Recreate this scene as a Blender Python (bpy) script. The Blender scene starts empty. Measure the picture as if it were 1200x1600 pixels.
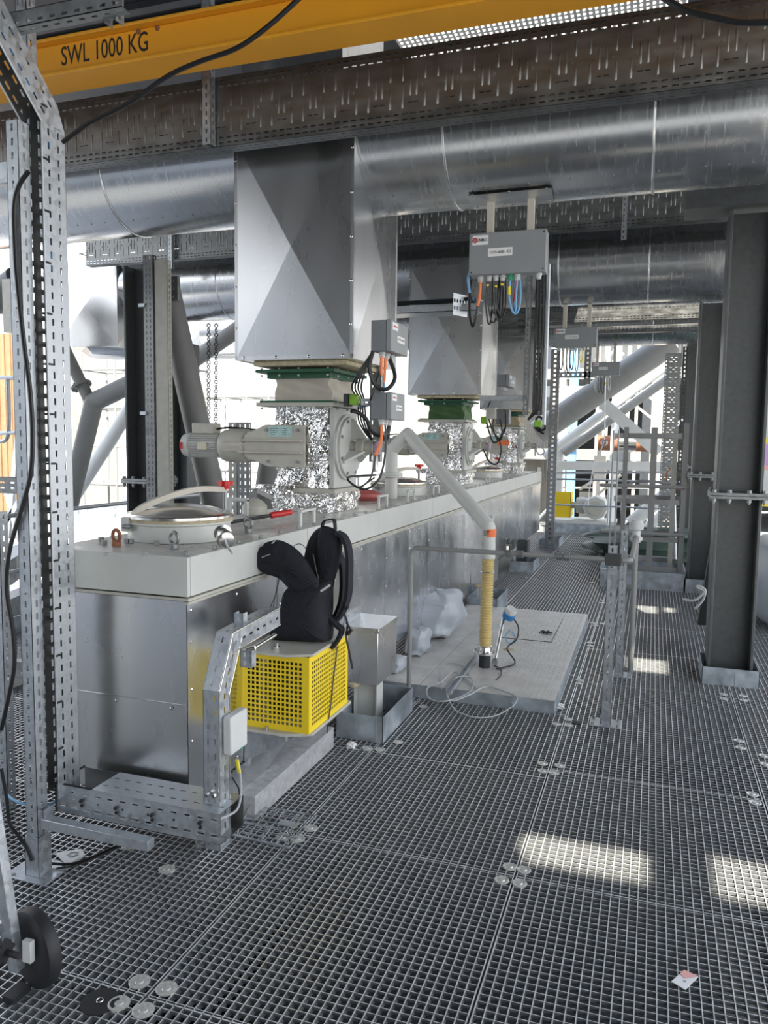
import bpy, math, random
from mathutils import Vector, Matrix
random.seed(7)
S = bpy.context.scene
COL = S.collection
PI = math.pi

# ------------------------------------------------------------------ camera
FPX, PITCH, YAW, ROLL = 1215.16, 0.0916857, -0.3316110, 0.0132982
CAM = Vector((0, 0, 1.75))
_f = Vector((math.sin(YAW)*math.cos(PITCH), math.cos(YAW)*math.cos(PITCH), -math.sin(PITCH)))
_r = Vector((math.cos(YAW), -math.sin(YAW), 0)); _u = _r.cross(_f)
RT = math.cos(ROLL)*_r + math.sin(ROLL)*_u
UP = -math.sin(ROLL)*_r + math.cos(ROLL)*_u
cam = bpy.data.cameras.new('camera'); co = bpy.data.objects.new('camera', cam); COL.objects.link(co)
co.matrix_world = Matrix(((RT.x, UP.x, -_f.x, CAM.x), (RT.y, UP.y, -_f.y, CAM.y), (RT.z, UP.z, -_f.z, CAM.z), (0, 0, 0, 1)))
cam.sensor_fit = 'VERTICAL'; cam.sensor_height = 36; cam.lens = 36*FPX/1600; cam.clip_end = 400
S.camera = co

def P(x, y, X=None, Y=None, Z=None):
    """world point seen at photo pixel (x, y) on the plane X=, Y= or Z="""
    d = RT*((x-600)/FPX) - UP*((y-800)/FPX) + _f
    if X is not None: t = (X-CAM.x)/d.x
    elif Y is not None: t = (Y-CAM.y)/d.y
    else: t = (Z-CAM.z)/d.z
    return CAM + d*t

# ------------------------------------------------------------------ light
w = bpy.data.worlds.new('sky'); S.world = w; w.use_nodes = True
nt = w.node_tree; nt.nodes.clear()
bg = nt.nodes.new('ShaderNodeBackground'); wo = nt.nodes.new('ShaderNodeOutputWorld')
tc = nt.nodes.new('ShaderNodeTexCoord'); sp = nt.nodes.new('ShaderNodeSeparateXYZ'); rp = nt.nodes.new('ShaderNodeValToRGB')
nt.links.new(tc.outputs['Generated'], sp.inputs[0]); nt.links.new(sp.outputs['Z'], rp.inputs[0])
e = rp.color_ramp.elements
e[0].position = 0.0; e[0].color = (1, .985, .96, 1); e[1].position = .8; e[1].color = (.58, .70, .92, 1)
m_ = rp.color_ramp.elements.new(.3); m_.color = (.88, .93, 1, 1)
nt.links.new(rp.outputs[0], bg.inputs[0]); bg.inputs[1].default_value = 1.3
nt.links.new(bg.outputs[0], wo.inputs[0])

SUN_EL = math.radians(50)
SUN_H = Vector((.35, -.937, 0))            # horizontal direction towards the sun
SUNV = (SUN_H*math.cos(SUN_EL) + Vector((0, 0, math.sin(SUN_EL)))).normalized()
sl = bpy.data.lights.new('sun', 'SUN'); so = bpy.data.objects.new('sun', sl); COL.objects.link(so)
sl.energy = 8; sl.angle = .012; sl.color = (1, .93, .8)
so.rotation_euler = (-SUNV).to_track_quat('-Z', 'Y').to_euler()

S.view_settings.view_transform = 'Standard'; S.view_settings.look = 'None'
S.view_settings.gamma = 1; S.view_settings.use_curve_mapping = False
S.view_settings.exposure = 1.12

# ------------------------------------------------------------------ materials
def mat(name, col, rough=.5, metal=0., noise=0., nscale=8., bump=0., bscale=40., rvar=0., stretch=(1, 1, 1), kind='noise', alpha=None, trans=0., emit=None, spec=.5):
    m = bpy.data.materials.new(name); m.use_nodes = True
    n = m.node_tree.nodes; l = m.node_tree.links; b = n['Principled BSDF']
    c4 = (*col, 1)
    b.inputs['Base Color'].default_value = c4; b.inputs['Roughness'].default_value = rough; b.inputs['Metallic'].default_value = metal
    b.inputs['Specular IOR Level'].default_value = spec
    if trans: b.inputs['Transmission Weight'].default_value = trans
    if noise or bump or rvar:
        t = n.new('ShaderNodeTexCoord'); mp = n.new('ShaderNodeMapping'); l.new(t.outputs['Object'], mp.inputs[0]); mp.inputs['Scale'].default_value = stretch
    if noise or rvar:
        if kind == 'voronoi':
            x = n.new('ShaderNodeTexVoronoi'); x.inputs['Scale'].default_value = nscale; l.new(mp.outputs[0], x.inputs['Vector'])
            sx = n.new('ShaderNodeSeparateColor'); l.new(x.outputs['Color'], sx.inputs[0]); fac = sx.outputs[0]
        else:
            x = n.new('ShaderNodeTexNoise'); x.inputs['Scale'].default_value = nscale; x.inputs['Detail'].default_value = 6; l.new(mp.outputs[0], x.inputs['Vector'])
            mr0 = n.new('ShaderNodeMapRange'); l.new(x.outputs['Fac'], mr0.inputs[0]); mr0.inputs[1].default_value = .3; mr0.inputs[2].default_value = .7; fac = mr0.outputs[0]
        if noise:
            r = n.new('ShaderNodeValToRGB'); l.new(fac, r.inputs[0])
            r.color_ramp.elements[0].color = (*[max(0, v*(1-noise)) for v in col], 1); r.color_ramp.elements[1].color = (*[min(1, v*(1+noise)) for v in col], 1)
            l.new(r.outputs[0], b.inputs['Base Color'])
        if rvar:
            mr = n.new('ShaderNodeMapRange'); l.new(fac, mr.inputs[0]); mr.inputs[3].default_value = max(.03, rough-rvar); mr.inputs[4].default_value = min(1, rough+rvar)
            l.new(mr.outputs[0], b.inputs['Roughness'])
    if bump:
        y = n.new('ShaderNodeTexNoise'); y.inputs['Scale'].default_value = bscale; y.inputs['Detail'].default_value = 3; l.new(mp.outputs[0], y.inputs['Vector'])
        bp = n.new('ShaderNodeBump'); bp.inputs['Strength'].default_value = bump; bp.inputs['Distance'].default_value = .01
        l.new(y.outputs['Fac'], bp.inputs['Height']); l.new(bp.outputs[0], b.inputs['Normal'])
    if emit: b.inputs['Emission Color'].default_value = (*emit, 1); b.inputs['Emission Strength'].default_value = 1
    return m

M = dict(
 galv=mat('galvanised_steel', (.50, .53, .56), .42, .8, .10, 60, .05, 90, .10, kind='voronoi'),
 galvd=mat('weathered_galvanised_steel', (.30, .31, .31), .5, .75, .25, 22, .05, 60, .1),
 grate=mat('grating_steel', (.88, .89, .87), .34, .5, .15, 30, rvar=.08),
 grate_shade=mat('shaded_grating_side', (.20, .21, .215), .55, .4, .2, 30),  # darker copy of the grating colour, painted shade for the cell sides
 tray=mat('tray_steel', (.22, .225, .222), .38, .85, .18, 6, .03, 30, .1, (1, 1, 3)),
 alu=mat('aluminium_cladding', (.70, .70, .70), .28, 1, .06, 4, .04, 1.5, .03, (1, 1, .35)),
 alud=mat('streaked_aluminium_duct', (.62, .63, .64), .24, 1, .05, 30, .008, 6, .05, (2.2, .2, .2)),
 aluw=mat('worn_aluminium_cladding', (.72, .74, .77), .25, 1, .07, 7, .16, 1.6, .05, (1, 1, .6)),
 foil=mat('crinkled_aluminium_foil', (.93, .92, .90), .14, 1, .05, 10),
 paint=mat('light_grey_paint', (.55, .56, .53), .38, 0, .05, 6, .02, 10),
 beige=mat('beige_grey_machine_paint', (.47, .46, .40), .42, 0, .10, 10, .03, 30),
 lidtop=mat('scuffed_lid_paint', (.47, .46, .42), .32, 0, .22, 9, .04, 12, .1),
 col=mat('column_steel_paint', (.115, .122, .122), .42, .3, .12, 24, .04, 50, .08),
 tube=mat('grey_tube_paint', (.24, .242, .235), .45, 0, .06, 8),
 hall=mat('pale_hall_cladding', (.42, .44, .46), .6, 0, .06, .4),
 white=mat('white_paint', (.60, .61, .60), .4, 0, .04, 5),
 yellow=mat('yellow_guard_paint', (.85, .62, .02), .4, 0, .03, 8),
 orange=mat('yellow_crane_paint', (.80, .36, .02), .42, 0, .05, 3, .02, 12),
 black=mat('black_rubber', (.018, .018, .02), .55, 0),
 cable=mat('black_cable', (.012, .012, .013), .4, 0),
 fabric=mat('black_fabric', (.007, .008, .014), .8, 0, .2, 30, .4, 220),
 fabin=mat('bag_lining', (.006, .006, .008), .9, 0),
 refl=mat('reflective_tape', (.45, .45, .45), .5, 0),
 plate=mat('checker_plate', (.62, .60, .57), .45, .4, .14, 7, .05, 20, .1),
 kerb=mat('galvanised_kerb', (.47, .52, .56), .45, .7, .3, 10, .05, 25, .1, kind='noise'),
 box=mat('grey_enclosure', (.27, .285, .29), .45, 0, .03, 10),
 boxd=mat('dark_grey_enclosure', (.19, .20, .21), .45, 0, .03, 10),
 label=mat('white_label', (.82, .82, .80), .5),
 ink=mat('black_ink', (.01, .01, .01), .6),
 red=mat('red_plastic', (.55, .02, .02), .35), rust=mat('rust', (.25, .10, .05), .8, 0, .3, 20),
 redp=mat('faded_red_rubber', (.42, .10, .09), .5, 0, .1, 10),
 orlab=mat('orange_label', (.85, .18, .05), .5), orcab=mat('orange_cable', (.85, .20, .04), .45), blcab=mat('light_blue_cable', (.16, .38, .62), .4),
 grcab=mat('grey_cable', (.42, .44, .45), .4), ycab=mat('yellow_tag', (.85, .70, .03), .5),
 green=mat('green_gasket', (.02, .10, .05), .5), greenf=mat('green_fabric', (.07, .14, .05), .6, 0, .15, 6, .2, 12),
 lime=mat('lime_green_plastic', (.30, .60, .05), .4),
 cream=mat('cream_compensator_fabric', (.52, .48, .41), .6, 0, .08, 4, .3, 7),
 tan=mat('tan_compensator_fabric', (.45, .36, .25), .7, 0, .1, 6, .3, 10),
 insul=mat('yellow_mineral_wool', (.60, .53, .36), .95, 0, .2, 30, .5, 60),
 hose=mat('yellow_ribbed_hose', (.62, .48, .20), .38, 0, .1, 10), hosed=mat('hose_ridge', (.80, .70, .46), .35),
 bag=mat('silver_grey_tarpaulin', (.40, .43, .47), .42, .1, .08, 5, .5, 5),
 clip=mat('zinc_clip', (.62, .61, .57), .35, .4, .2, 120),
 steel=mat('bright_steel', (.70, .69, .66), .22, 1, .05, 10), brown=mat('brown_cladding', (.30, .18, .10), .6, 0, .1, 4),
 roof=mat('roof_decking', (.07, .075, .085), .55, .3, .2, 5), conc=mat('grey_concrete_beam', (.38, .38, .38), .8, 0, .2, 25, .1, 60),
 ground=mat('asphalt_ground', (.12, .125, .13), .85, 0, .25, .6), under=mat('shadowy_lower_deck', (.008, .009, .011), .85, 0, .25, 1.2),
 blue=mat('blue_paint', (.03, .20, .48), .4), bluel=mat('light_blue_paint', (.20, .45, .75), .4), print=mat('grey_print', (.30, .30, .32), .6),
 pink=mat('pink_print', (.80, .42, .38), .6), nameplate=mat('pale_green_nameplate', (.42, .60, .57), .4, .2, .15, 60),
 metalplate=mat('brassy_nameplate', (.60, .55, .42), .4, .3), sensor=mat('mottled_sensor_label', (.35, .25, .33), .3, 0, .8, 40),
 greenpl=mat('green_cable_gland', (.05, .35, .18), .4), tarp=mat('dark_green_tarpaulin', (.05, .08, .06), .5, 0, .3, 4, .5, 5),
 purple=mat('banner', (.55, .35, .62), .6), tape=mat('dark_fabric_tape', (.05, .05, .05), .6),
)
# foil crinkles: strong faceted bump from two voronoi textures
_m = M['foil']; _n = _m.node_tree.nodes; _l = _m.node_tree.links
_t = _n.new('ShaderNodeTexCoord'); _h = None
_nz = _n.new('ShaderNodeTexNoise'); _nz.inputs['Scale'].default_value = 9; _nz.inputs['Detail'].default_value = 4; _l.new(_t.outputs['Object'], _nz.inputs['Vector'])
_ad = _n.new('ShaderNodeVectorMath'); _ad.operation = 'MULTIPLY_ADD'; _l.new(_nz.outputs['Color'], _ad.inputs[0]); _ad.inputs[1].default_value = (.25, .25, .25); _l.new(_t.outputs['Object'], _ad.inputs[2])
_v = _n.new('ShaderNodeTexVoronoi'); _v.inputs['Scale'].default_value = 15; _l.new(_ad.outputs[0], _v.inputs['Vector'])
_v2 = _n.new('ShaderNodeTexVoronoi'); _v2.inputs['Scale'].default_value = 36; _l.new(_ad.outputs[0], _v2.inputs['Vector'])
_mm = _n.new('ShaderNodeMath'); _mm.operation = 'MULTIPLY_ADD'; _l.new(_v2.outputs['Distance'], _mm.inputs[0]); _mm.inputs[1].default_value = .45; _l.new(_v.outputs['Distance'], _mm.inputs[2])
_bp = _n.new('ShaderNodeBump'); _bp.inputs['Strength'].default_value = .6; _bp.inputs['Distance'].default_value = .02
_l.new(_mm.outputs[0], _bp.inputs['Height']); _l.new(_bp.outputs[0], _n['Principled BSDF'].inputs['Normal'])

# ------------------------------------------------------------------ mesh helpers
V = Vector
X_, Y_, Z_ = V((1, 0, 0)), V((0, 1, 0)), V((0, 0, 1))
class MB:
    def __init__(s): s.v = []; s.f = []
    def add(s, vs, fs):
        o = len(s.v); s.v += [tuple(p) for p in vs]; s.f += [tuple(i+o for i in f) for f in fs]; return s
    def ob(s, O, A, B, C):
        """box from corner O with edge vectors A, B, C"""
        O, A, B, C = map(V, (O, A, B, C))
        vs = [O, O+A, O+A+B, O+B, O+C, O+A+C, O+A+B+C, O+B+C]
        fs = [(0, 3, 2, 1), (4, 5, 6, 7), (0, 1, 5, 4), (1, 2, 6, 5), (2, 3, 7, 6), (3, 0, 4, 7)]
        if A.cross(B).dot(C) < 0: fs = [f[::-1] for f in fs]
        return s.add(vs, fs)
    def box(s, x0, x1, y0, y1, z0, z1):
        return s.ob((x0, y0, z0), (x1-x0, 0, 0), (0, y1-y0, 0), (0, 0, z1-z0))
    def bar(s, a, b, w, h, up=Z_):
        """rectangular bar from a to b, w across, h along up"""
        a, b = V(a), V(b); d = b-a; n = d.normalized(); up = V(up)
        if abs(n.dot(up)) > .99: up = X_
        sx = n.cross(up).normalized(); uy = sx.cross(n)
        return s.ob(a-sx*w/2-uy*h/2, sx*w, d, uy*h)
    def cyl(s, a, b, r, r2=None, n=16, cap=True):
        a, b = V(a), V(b); r2 = r if r2 is None else r2; d = (b-a).normalized()
        t = Z_ if abs(d.z) < .9 else X_
        u = d.cross(t).normalized(); w_ = d.cross(u)
        vs = []; 
        for c, rr in ((a, r), (b, r2)):
            for i in range(n):
                q = 2*PI*i/n; vs.append(c+(u*math.cos(q)+w_*math.sin(q))*rr)
        fs = [(i, (i+1) % n, n+(i+1) % n, n+i) for i in range(n)]
        if cap: fs += [tuple(range(n))[::-1], tuple(range(n, 2*n))]
        return s.add(vs, fs)
    def lathe(s, a, d, prof, n=24):
        """prof: list of (distance along d, radius)"""
        a, d = V(a), V(d).normalized(); t = Z_ if abs(d.z) < .9 else X_
        u = d.cross(t).normalized(); w_ = d.cross(u); vs = []; k = len(prof)
        for (h, r) in prof:
            for i in range(n):
                q = 2*PI*i/n; vs.append(a+d*h+(u*math.cos(q)+w_*math.sin(q))*max(r, 1e-4))
        fs = []
        for j in range(k-1):
            for i in range(n): fs.append((j*n+i, j*n+(i+1) % n, (j+1)*n+(i+1) % n, (j+1)*n+i))
        fs += [tuple(range(n))[::-1], tuple(range((k-1)*n, k*n))]
        return s.add(vs, fs)
    def tube(s, pts, r, n=8, smooth=0):
        pts = [V(p) for p in pts]
        if smooth: pts = spline(pts, smooth)
        T = []
        for i in range(len(pts)):
            a = pts[max(i-1, 0)]; b = pts[min(i+1, len(pts)-1)]; T.append((b-a).normalized() if (b-a).length > 1e-9 else Z_)
        u = T[0].orthogonal().normalized(); vs = []
        for i, p in enumerate(pts):
            u = (u-T[i]*u.dot(T[i])).normalized(); w_ = T[i].cross(u); rr = r[i] if isinstance(r, (list, tuple)) else r
            for k in range(n):
                q = 2*PI*k/n; vs.append(p+(u*math.cos(q)+w_*math.sin(q))*rr)
        m = len(pts)
        fs = [(j*n+i, j*n+(i+1) % n, (j+1)*n+(i+1) % n, (j+1)*n+i) for j in range(m-1) for i in range(n)]
        fs += [tuple(range(n))[::-1], tuple(range((m-1)*n, m*n))]
        return s.add(vs, fs)
    def torus(s, c, ax, R, r, n=24, k=8, a0=0, a1=2*PI):
        c, ax = V(c), V(ax).normalized(); u = ax.orthogonal().normalized(); w_ = ax.cross(u)
        full = abs(a1-a0-2*PI) < 1e-6
        pts = [c+(u*math.cos(a0+(a1-a0)*i/n)+w_*math.sin(a0+(a1-a0)*i/n))*R for i in range(n+1)]
        return s.tube(pts, r, k)
    def prism(s, poly, ext):
        ext = V(ext); n = len(poly); p = [V(q) for q in poly]
        nrm = V((0, 0, 0))
        for i in range(n): nrm += p[i].cross(p[(i+1) % n])
        if nrm.dot(ext) > 0: p = p[::-1]
        vs = p+[q+ext for q in p]
        fs = [tuple(range(n)), tuple(range(n, 2*n))[::-1]]+[((i+1) % n, i, n+i, n+(i+1) % n) for i in range(n)]
        return s.add(vs, fs)
    def perf(s, O, L, U, N, mods, H, t=.002, ends=True):
        """perforated plate: L along, U across (unit), N outward normal; mods = [(u0, u1, [(a0, a1, b0, b1)...])]"""
        O, L, U, N = V(O), V(L), V(U), V(N); flip = L.cross(U).dot(N) < 0
        def q(a, b, c, d): s.add([a, b, c, d], [(0, 1, 2, 3)])
        for (u0, u1, holes) in mods:
            us = sorted(set([round(z, 5) for z in [u0, u1]+[z for h in holes for z in (h[0], h[1])]]))
            vs = sorted(set([round(z, 5) for z in [0, H]+[z for h in holes for z in (h[2], h[3])]]))
            def hole(i, j):
                a, b = (us[i]+us[i+1])/2, (vs[j]+vs[j+1])/2
                return any(h[0] < a < h[1] and h[2] < b < h[3] for h in holes)
            g = [[hole(i, j) for j in range(len(vs)-1)] for i in range(len(us)-1)]
            for i in range(len(us)-1):
                for j in range(len(vs)-1):
                    a = O+L*us[i]+U*vs[j]; b = O+L*us[i+1]+U*vs[j]; c = O+L*us[i+1]+U*vs[j+1]; d = O+L*us[i]+U*vs[j+1]; B = -N*t
                    if g[i][j]: continue
                    if flip: q(d, c, b, a); q(a+B, b+B, c+B, d+B)
                    else: q(a, b, c, d); q(d+B, c+B, b+B, a+B)
                    def wall(p1, p2):
                        if flip: q(p1, p2, p2+B, p1+B)
                        else: q(p2, p1, p1+B, p2+B)
                    if (j == 0) or g[i][j-1]: wall(a, b)
                    if (j == len(vs)-2) or g[i][j+1]: wall(c, d)
                    if i > 0 and g[i-1][j]: wall(d, a)
                    if i < len(us)-2 and g[i+1][j]: wall(b, c)
        return s
    def build(s, name, m, parent=None, bevel=0, smooth=35, origin=None):
        off = V((0, 0, 0))
        if parent is not None: off = world_loc(parent)
        elif origin is not None: off = V(origin)
        elif s.v:
            xs = [p[0] for p in s.v]; ys = [p[1] for p in s.v]; zs = [p[2] for p in s.v]
            off = V(((min(xs)+max(xs))/2, (min(ys)+max(ys))/2, min(zs)))
        me = bpy.data.meshes.new(name); me.from_pydata([(p[0]-off.x, p[1]-off.y, p[2]-off.z) for p in s.v], [], s.f)
        me.materials.append(M[m] if isinstance(m, str) else m)
        me.polygons.foreach_set('use_smooth', [True]*len(me.polygons)); me.set_sharp_from_angle(angle=math.radians(smooth))
        o = bpy.data.objects.new(name, me); COL.objects.link(o)
        if parent is not None: o.parent = parent
        else: o.location = off
        if bevel:
            b = o.modifiers.new('bevel', 'BEVEL'); b.width = bevel; b.segments = 2; b.limit_method = 'ANGLE'; b.harden_normals = False
        return o
def spline(pts, k):
    out = []; n = len(pts)
    for i in range(n-1):
        p0 = pts[max(i-1, 0)]; p1 = pts[i]; p2 = pts[i+1]; p3 = pts[min(i+2, n-1)]
        for j in range(k):
            t = j/k; out.append(.5*((2*p1)+(p2-p0)*t+(2*p0-5*p1+4*p2-p3)*t*t+(3*p1-p0-3*p2+p3)*t*t*t))
    out.append(pts[-1]); return out
def world_loc(o):
    l = V(o.location)
    while o.parent: o = o.parent; l += V(o.location)
    return l
def tag(o, label, cat, group=None, kind=None):
    o['label'] = label; o['category'] = cat
    if group: o['group'] = group
    if kind: o['kind'] = kind
    return o
def thing(name, label, cat, loc, group=None):
    o = bpy.data.objects.new(name, None); COL.objects.link(o); o.location = loc; o.empty_display_size = .1
    return tag(o, label, cat, group)
def struct(o): o['kind'] = 'structure'; return o
def kids(o): return [c for c in bpy.data.objects if c.parent == o]
def copy_tree(o, loc=None, parent=None, label=None):
    c = o.copy(); COL.objects.link(c)
    if parent is not None: c.parent = parent
    if loc is not None: c.location = loc
    if label: c['label'] = label
    for ch in kids(o): copy_tree(ch, None, c)
    return c
def slots(L, pitch, rows, sl, sw, first=None):
    """modules of slots every pitch along L; rows: [(v centre, phase 0..1)]"""
    n = max(1, int(L/pitch)); p = L/n; r = []
    for i in range(n):
        hs = []
        for (vc, ph) in rows:
            c = p*(i+.5)
            hs.append((c-sl/2, c+sl/2, vc-sw/2, vc+sw/2))
        r.append((p*i, p*(i+1), hs))
    return r
def csec(mb, O, L, U, N, length, w, d, rows=None, frows=None, pitch=.05, sl=.025, sw=.007, t=.002):
    """channel: web w wide (along U) with outward normal N, flanges d deep going to -N"""
    O, L, U, N = V(O), V(L).normalized(), V(U).normalized(), V(N).normalized()
    mb.perf(O, L, U, N, slots(length, pitch, [(r, 0) for r in (rows or [])], sl, sw) if rows else [(0, length, [])], w, t)
    fm = slots(length, pitch, [(r, 0) for r in (frows or [])], sl, sw) if frows else [(0, length, [])]
    mb.perf(O, L, -N, -U, fm, d, t)
    mb.perf(O+U*w, L, -N, U, fm, d, t)
    return mb
def text(name, body, m, parent, O, right, up, height, width=None, off=.002, bold=0.):
    cu = bpy.data.curves.new(name, 'FONT'); cu.body = body; cu.size = 1; cu.extrude = .001; cu.offset = bold; cu.resolution_u = 3
    t = bpy.data.objects.new(name+'_tmp', cu); me = bpy.data.meshes.new_from_object(t)
    xs = [v.co.x for v in me.vertices]; ys = [v.co.y for v in me.vertices]
    x0, x1, y0, y1 = min(xs), max(xs), min(ys), max(ys); sy = height/(y1-y0); sx = (width/(x1-x0)) if width else sy
    right, up = V(right).normalized(), V(up).normalized(); n = right.cross(up)
    mb = MB(); mb.v = [tuple(V(O)+right*(v.co.x-x0)*sx+up*(v.co.y-y0)*sy+n*(off+v.co.z*.4)) for v in me.vertices]; mb.f = [tuple(p.vertices) for p in me.polygons]
    bpy.data.objects.remove(t); bpy.data.curves.remove(cu)
    return mb.build(name, m, parent)
def hexbolt(mb, p, n, r=.009, h=.008):
    return mb.cyl(p, V(p)+V(n)*h, r, n=6)
def rivet(mb, p, n, r=.006): return mb.lathe(p, n, [(0, r*1.3), (r*.35, r*1.2), (r*.8, r*.5)], 8)

# ================================================================== STRUCTURE
# grating deck: load bars along Y, cross bars along X, with panel joints
XJ = [-5.3, -4.35, -3.4, -2.42, -1.435, -.457, .59, 1.6, 2.6]
FX0, FX1, FY0, FY1 = -5.3, 2.6, .4, 15.4
gb = MB(); PT = .0333
for a, b in zip(XJ[:-1], XJ[1:]):
    n = round((b-a)/PT); st = (b-a-.012)/n
    for i in range(n+1):
        x = a+.006+st*i; t = .0048 if i in (0, n) else .0038
        gb.box(x-t/2, x+t/2, FY0, FY1, -.025, 0)
YJ = {0: [1.93, 3.02, 4.0, 5.0, 5.9, 6.9, 7.8, 8.8, 9.8, 10.8, 12, 13, 14], 1: [1.35, 2.16, 3.02, 4.12, 4.87, 5.77, 6.75, 7.75, 8.8, 9.8, 10.8, 12, 13, 14]}
for k, (a, b) in enumerate(zip(XJ[:-1], XJ[1:])):
    y = FY0+.01
    while y < FY1:
        gb.box(a+.004, b-.004, y-.0014, y+.0014, -.014, -.001); y += PT
    for yj in YJ[1 if k >= 5 else 0]:
        gb.box(a+.004, b-.004, yj-.0026, yj+.0026, -.025, .0)
fo = struct(gb.build('floor', 'grate_shade', smooth=10))
fo.data.materials.append(M['grate'])                 # lit tops and shaded sides put into the bar colours
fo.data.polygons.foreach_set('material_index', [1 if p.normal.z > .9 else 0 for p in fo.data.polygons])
# steel below the grating and the deck far below
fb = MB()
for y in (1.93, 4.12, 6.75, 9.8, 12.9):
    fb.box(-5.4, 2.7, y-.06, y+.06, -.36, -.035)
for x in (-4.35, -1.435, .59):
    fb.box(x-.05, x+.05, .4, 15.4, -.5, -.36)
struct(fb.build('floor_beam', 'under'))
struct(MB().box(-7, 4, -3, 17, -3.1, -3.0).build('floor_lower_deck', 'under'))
struct(MB().box(-90, 60, -60, 140, -9.2, -9.0).build('floor_ground', 'ground'))

# roof decking with gaps that let the sun spots through
RZ = 5.0
def sunhole(fx, fy):
    k = RZ/SUNV.z; return fx+SUNV.x*k, fy+SUNV.y*k
patches = []
for (px, py, wx, wy) in ((918, 1343, .50, .26), (832, 1322, .10, .16), (1182, 1382, .30, .34), (1012, 1040, .30, .40), (1068, 1062, .30, .13), (1012, 950, .20, .55), (1047, 950, .10, .5)):
    q = P(px, py, Z=0); hx, hy = sunhole(q.x, q.y); patches.append((hx-wx/2, hx+wx/2, hy-wy/2, hy+wy/2))
patches.append((-.7, 1.6, 10.28, 10.5))  # extra gap added so warm sun falls on the farthest tray
OG = (-2.1, .1, 5.9, 6.75)
patches.append(OG)
RX0, RX1, RY0, RY1 = -7.5, 3.1, -8.0, 16.5
holes = [(a-RX0, b-RX0, c-RY0, d-RY0) for a, b, c, d in patches]
rf = MB(); rf.perf((RX0, RY0, RZ), X_, Y_, -Z_, [(0, RX1-RX0, holes)], RY1-RY0, .04)
for i in range(int((RY1-RY0)/.2)):
    y = RY0+.2*i
    if not any(c-.1 < y < d+.02 for _, _, c, d in patches): rf.box(RX0, RX1, y, y+.08, RZ-.05, RZ)
struct(rf.build('ceiling', 'roof', smooth=10))
rb = MB()
for y in (2.2, 9.9, 13.4): rb.box(-7, 3.6, y-.1, y+.1, 4.7, 4.95)
struct(rb.build('ceiling_beam', 'roof'))
struct(MB().box(-7.5, 3.1, -8.0, -7.8, -3, 4.99).build('wall_rear_added', 'col'))  # unseen wall added behind the camera to cut light on front faces

# yellow crane beam with SWL lettering
BY0, BY1 = 3.78, 4.0
zb = P(0, 163, Y=BY1).z; zt = P(150, 44, Y=BY0).z
cb = thing('crane_beam', 'yellow overhead crane beam lettered SWL 1000 KG under the roof', 'crane beam', (-2, (BY0+BY1)/2, zb))
b = MB(); ym = (BY0+BY1)/2
b.box(-7, 1.2, BY0, BY1, zb, zb+.018); b.box(-7, 1.2, BY0, BY1, zt-.018, zt); b.box(-7, 1.2, ym-.06, ym+.01, zb+.018, zt-.018)
b.build('girder', 'orange', cb, .004)
p0 = P(96, 103, Y=ym-.062); p1 = P(231, 78, Y=ym-.062)
text('lettering', 'SWL 1000 KG', 'ink', cb, (p0.x, ym-.06, p0.z), X_, Z_, .105, p1.x-p0.x, .001, .004)
b = MB()
for px in (216, 246): q = P(px, 20, Y=ym-.06); rivet(b, (q.x, ym-.06, zt-.032), (0, -1, 0), .012)
b.build('bolt', 'rust', cb)

# grating walkway seen above the crane beam
b = MB(); x = -1.6
for i in range(int((OG[1]-OG[0])/.045)+1): b.box(OG[0]+i*.045, OG[0]+.022+i*.045, OG[2]+.01, OG[3]-.01, RZ-.045, RZ)
for i in range(int((OG[3]-OG[2])/.06)+1): b.box(OG[0]+.01, OG[1]-.01, OG[2]+i*.06, OG[2]+.026+i*.06, RZ-.04, RZ)
tag(b.build('overhead_grating', 'grate'), 'strip of open steel grating let into the roof above the nearest wide cable tray', 'grating')

# ================================================================== DUCTS AND TRAYS
SPC = 3.75; DR = .42; DZ = 3.64; DY = 4.93
def duct(i, name, x0, x1, bands, label):
    y = DY+SPC*i; t = thing(name, label, 'duct', (0, y, DZ), 'round ventilation ducts under the roof')
    MB().cyl((x0, y, DZ), (x1, y, DZ), DR, n=72).build('duct_cladding', 'alud', t)
    for x in bands:
        q = MB(); q.torus((x, y, DZ), X_, DR+.002, .007, 64, 6); q.build('seam_band', 'alu', t)
    r = MB(); 
    k = int((x1-x0)/.12)
    for j in range(k):
        x = x0+.12*j
        for a in (-2.05,): rivet(r, (x, y+math.cos(a)*DR, DZ+math.sin(a)*DR), (0, math.cos(a), math.sin(a)), .005)
    r.build('rivets', 'galvd', t); return t
bx = [P(160, 300, Y=DY-DR*.9).x, P(692, 260, Y=DY-DR*.9).x, P(1022, 210, Y=DY-DR*.9).x, -6.0, -4.4, 1.6]
d1 = duct(0, 'round_duct', -7, 3.2, bx, 'nearest large round aluminium duct running right across below the front tray')
d2 = duct(1, 'round_duct', -7.6, 1.9, [P(1014, 420, Y=8.3).x, -5, -1, -3.5], 'second round duct behind the first, above the middle hopper')
d3 = duct(2, 'round_duct', -7.6, 1.9, [P(1020, 530, Y=12).x, -1], 'farthest round duct, a narrow strip below the wood-lit trays')
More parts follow.
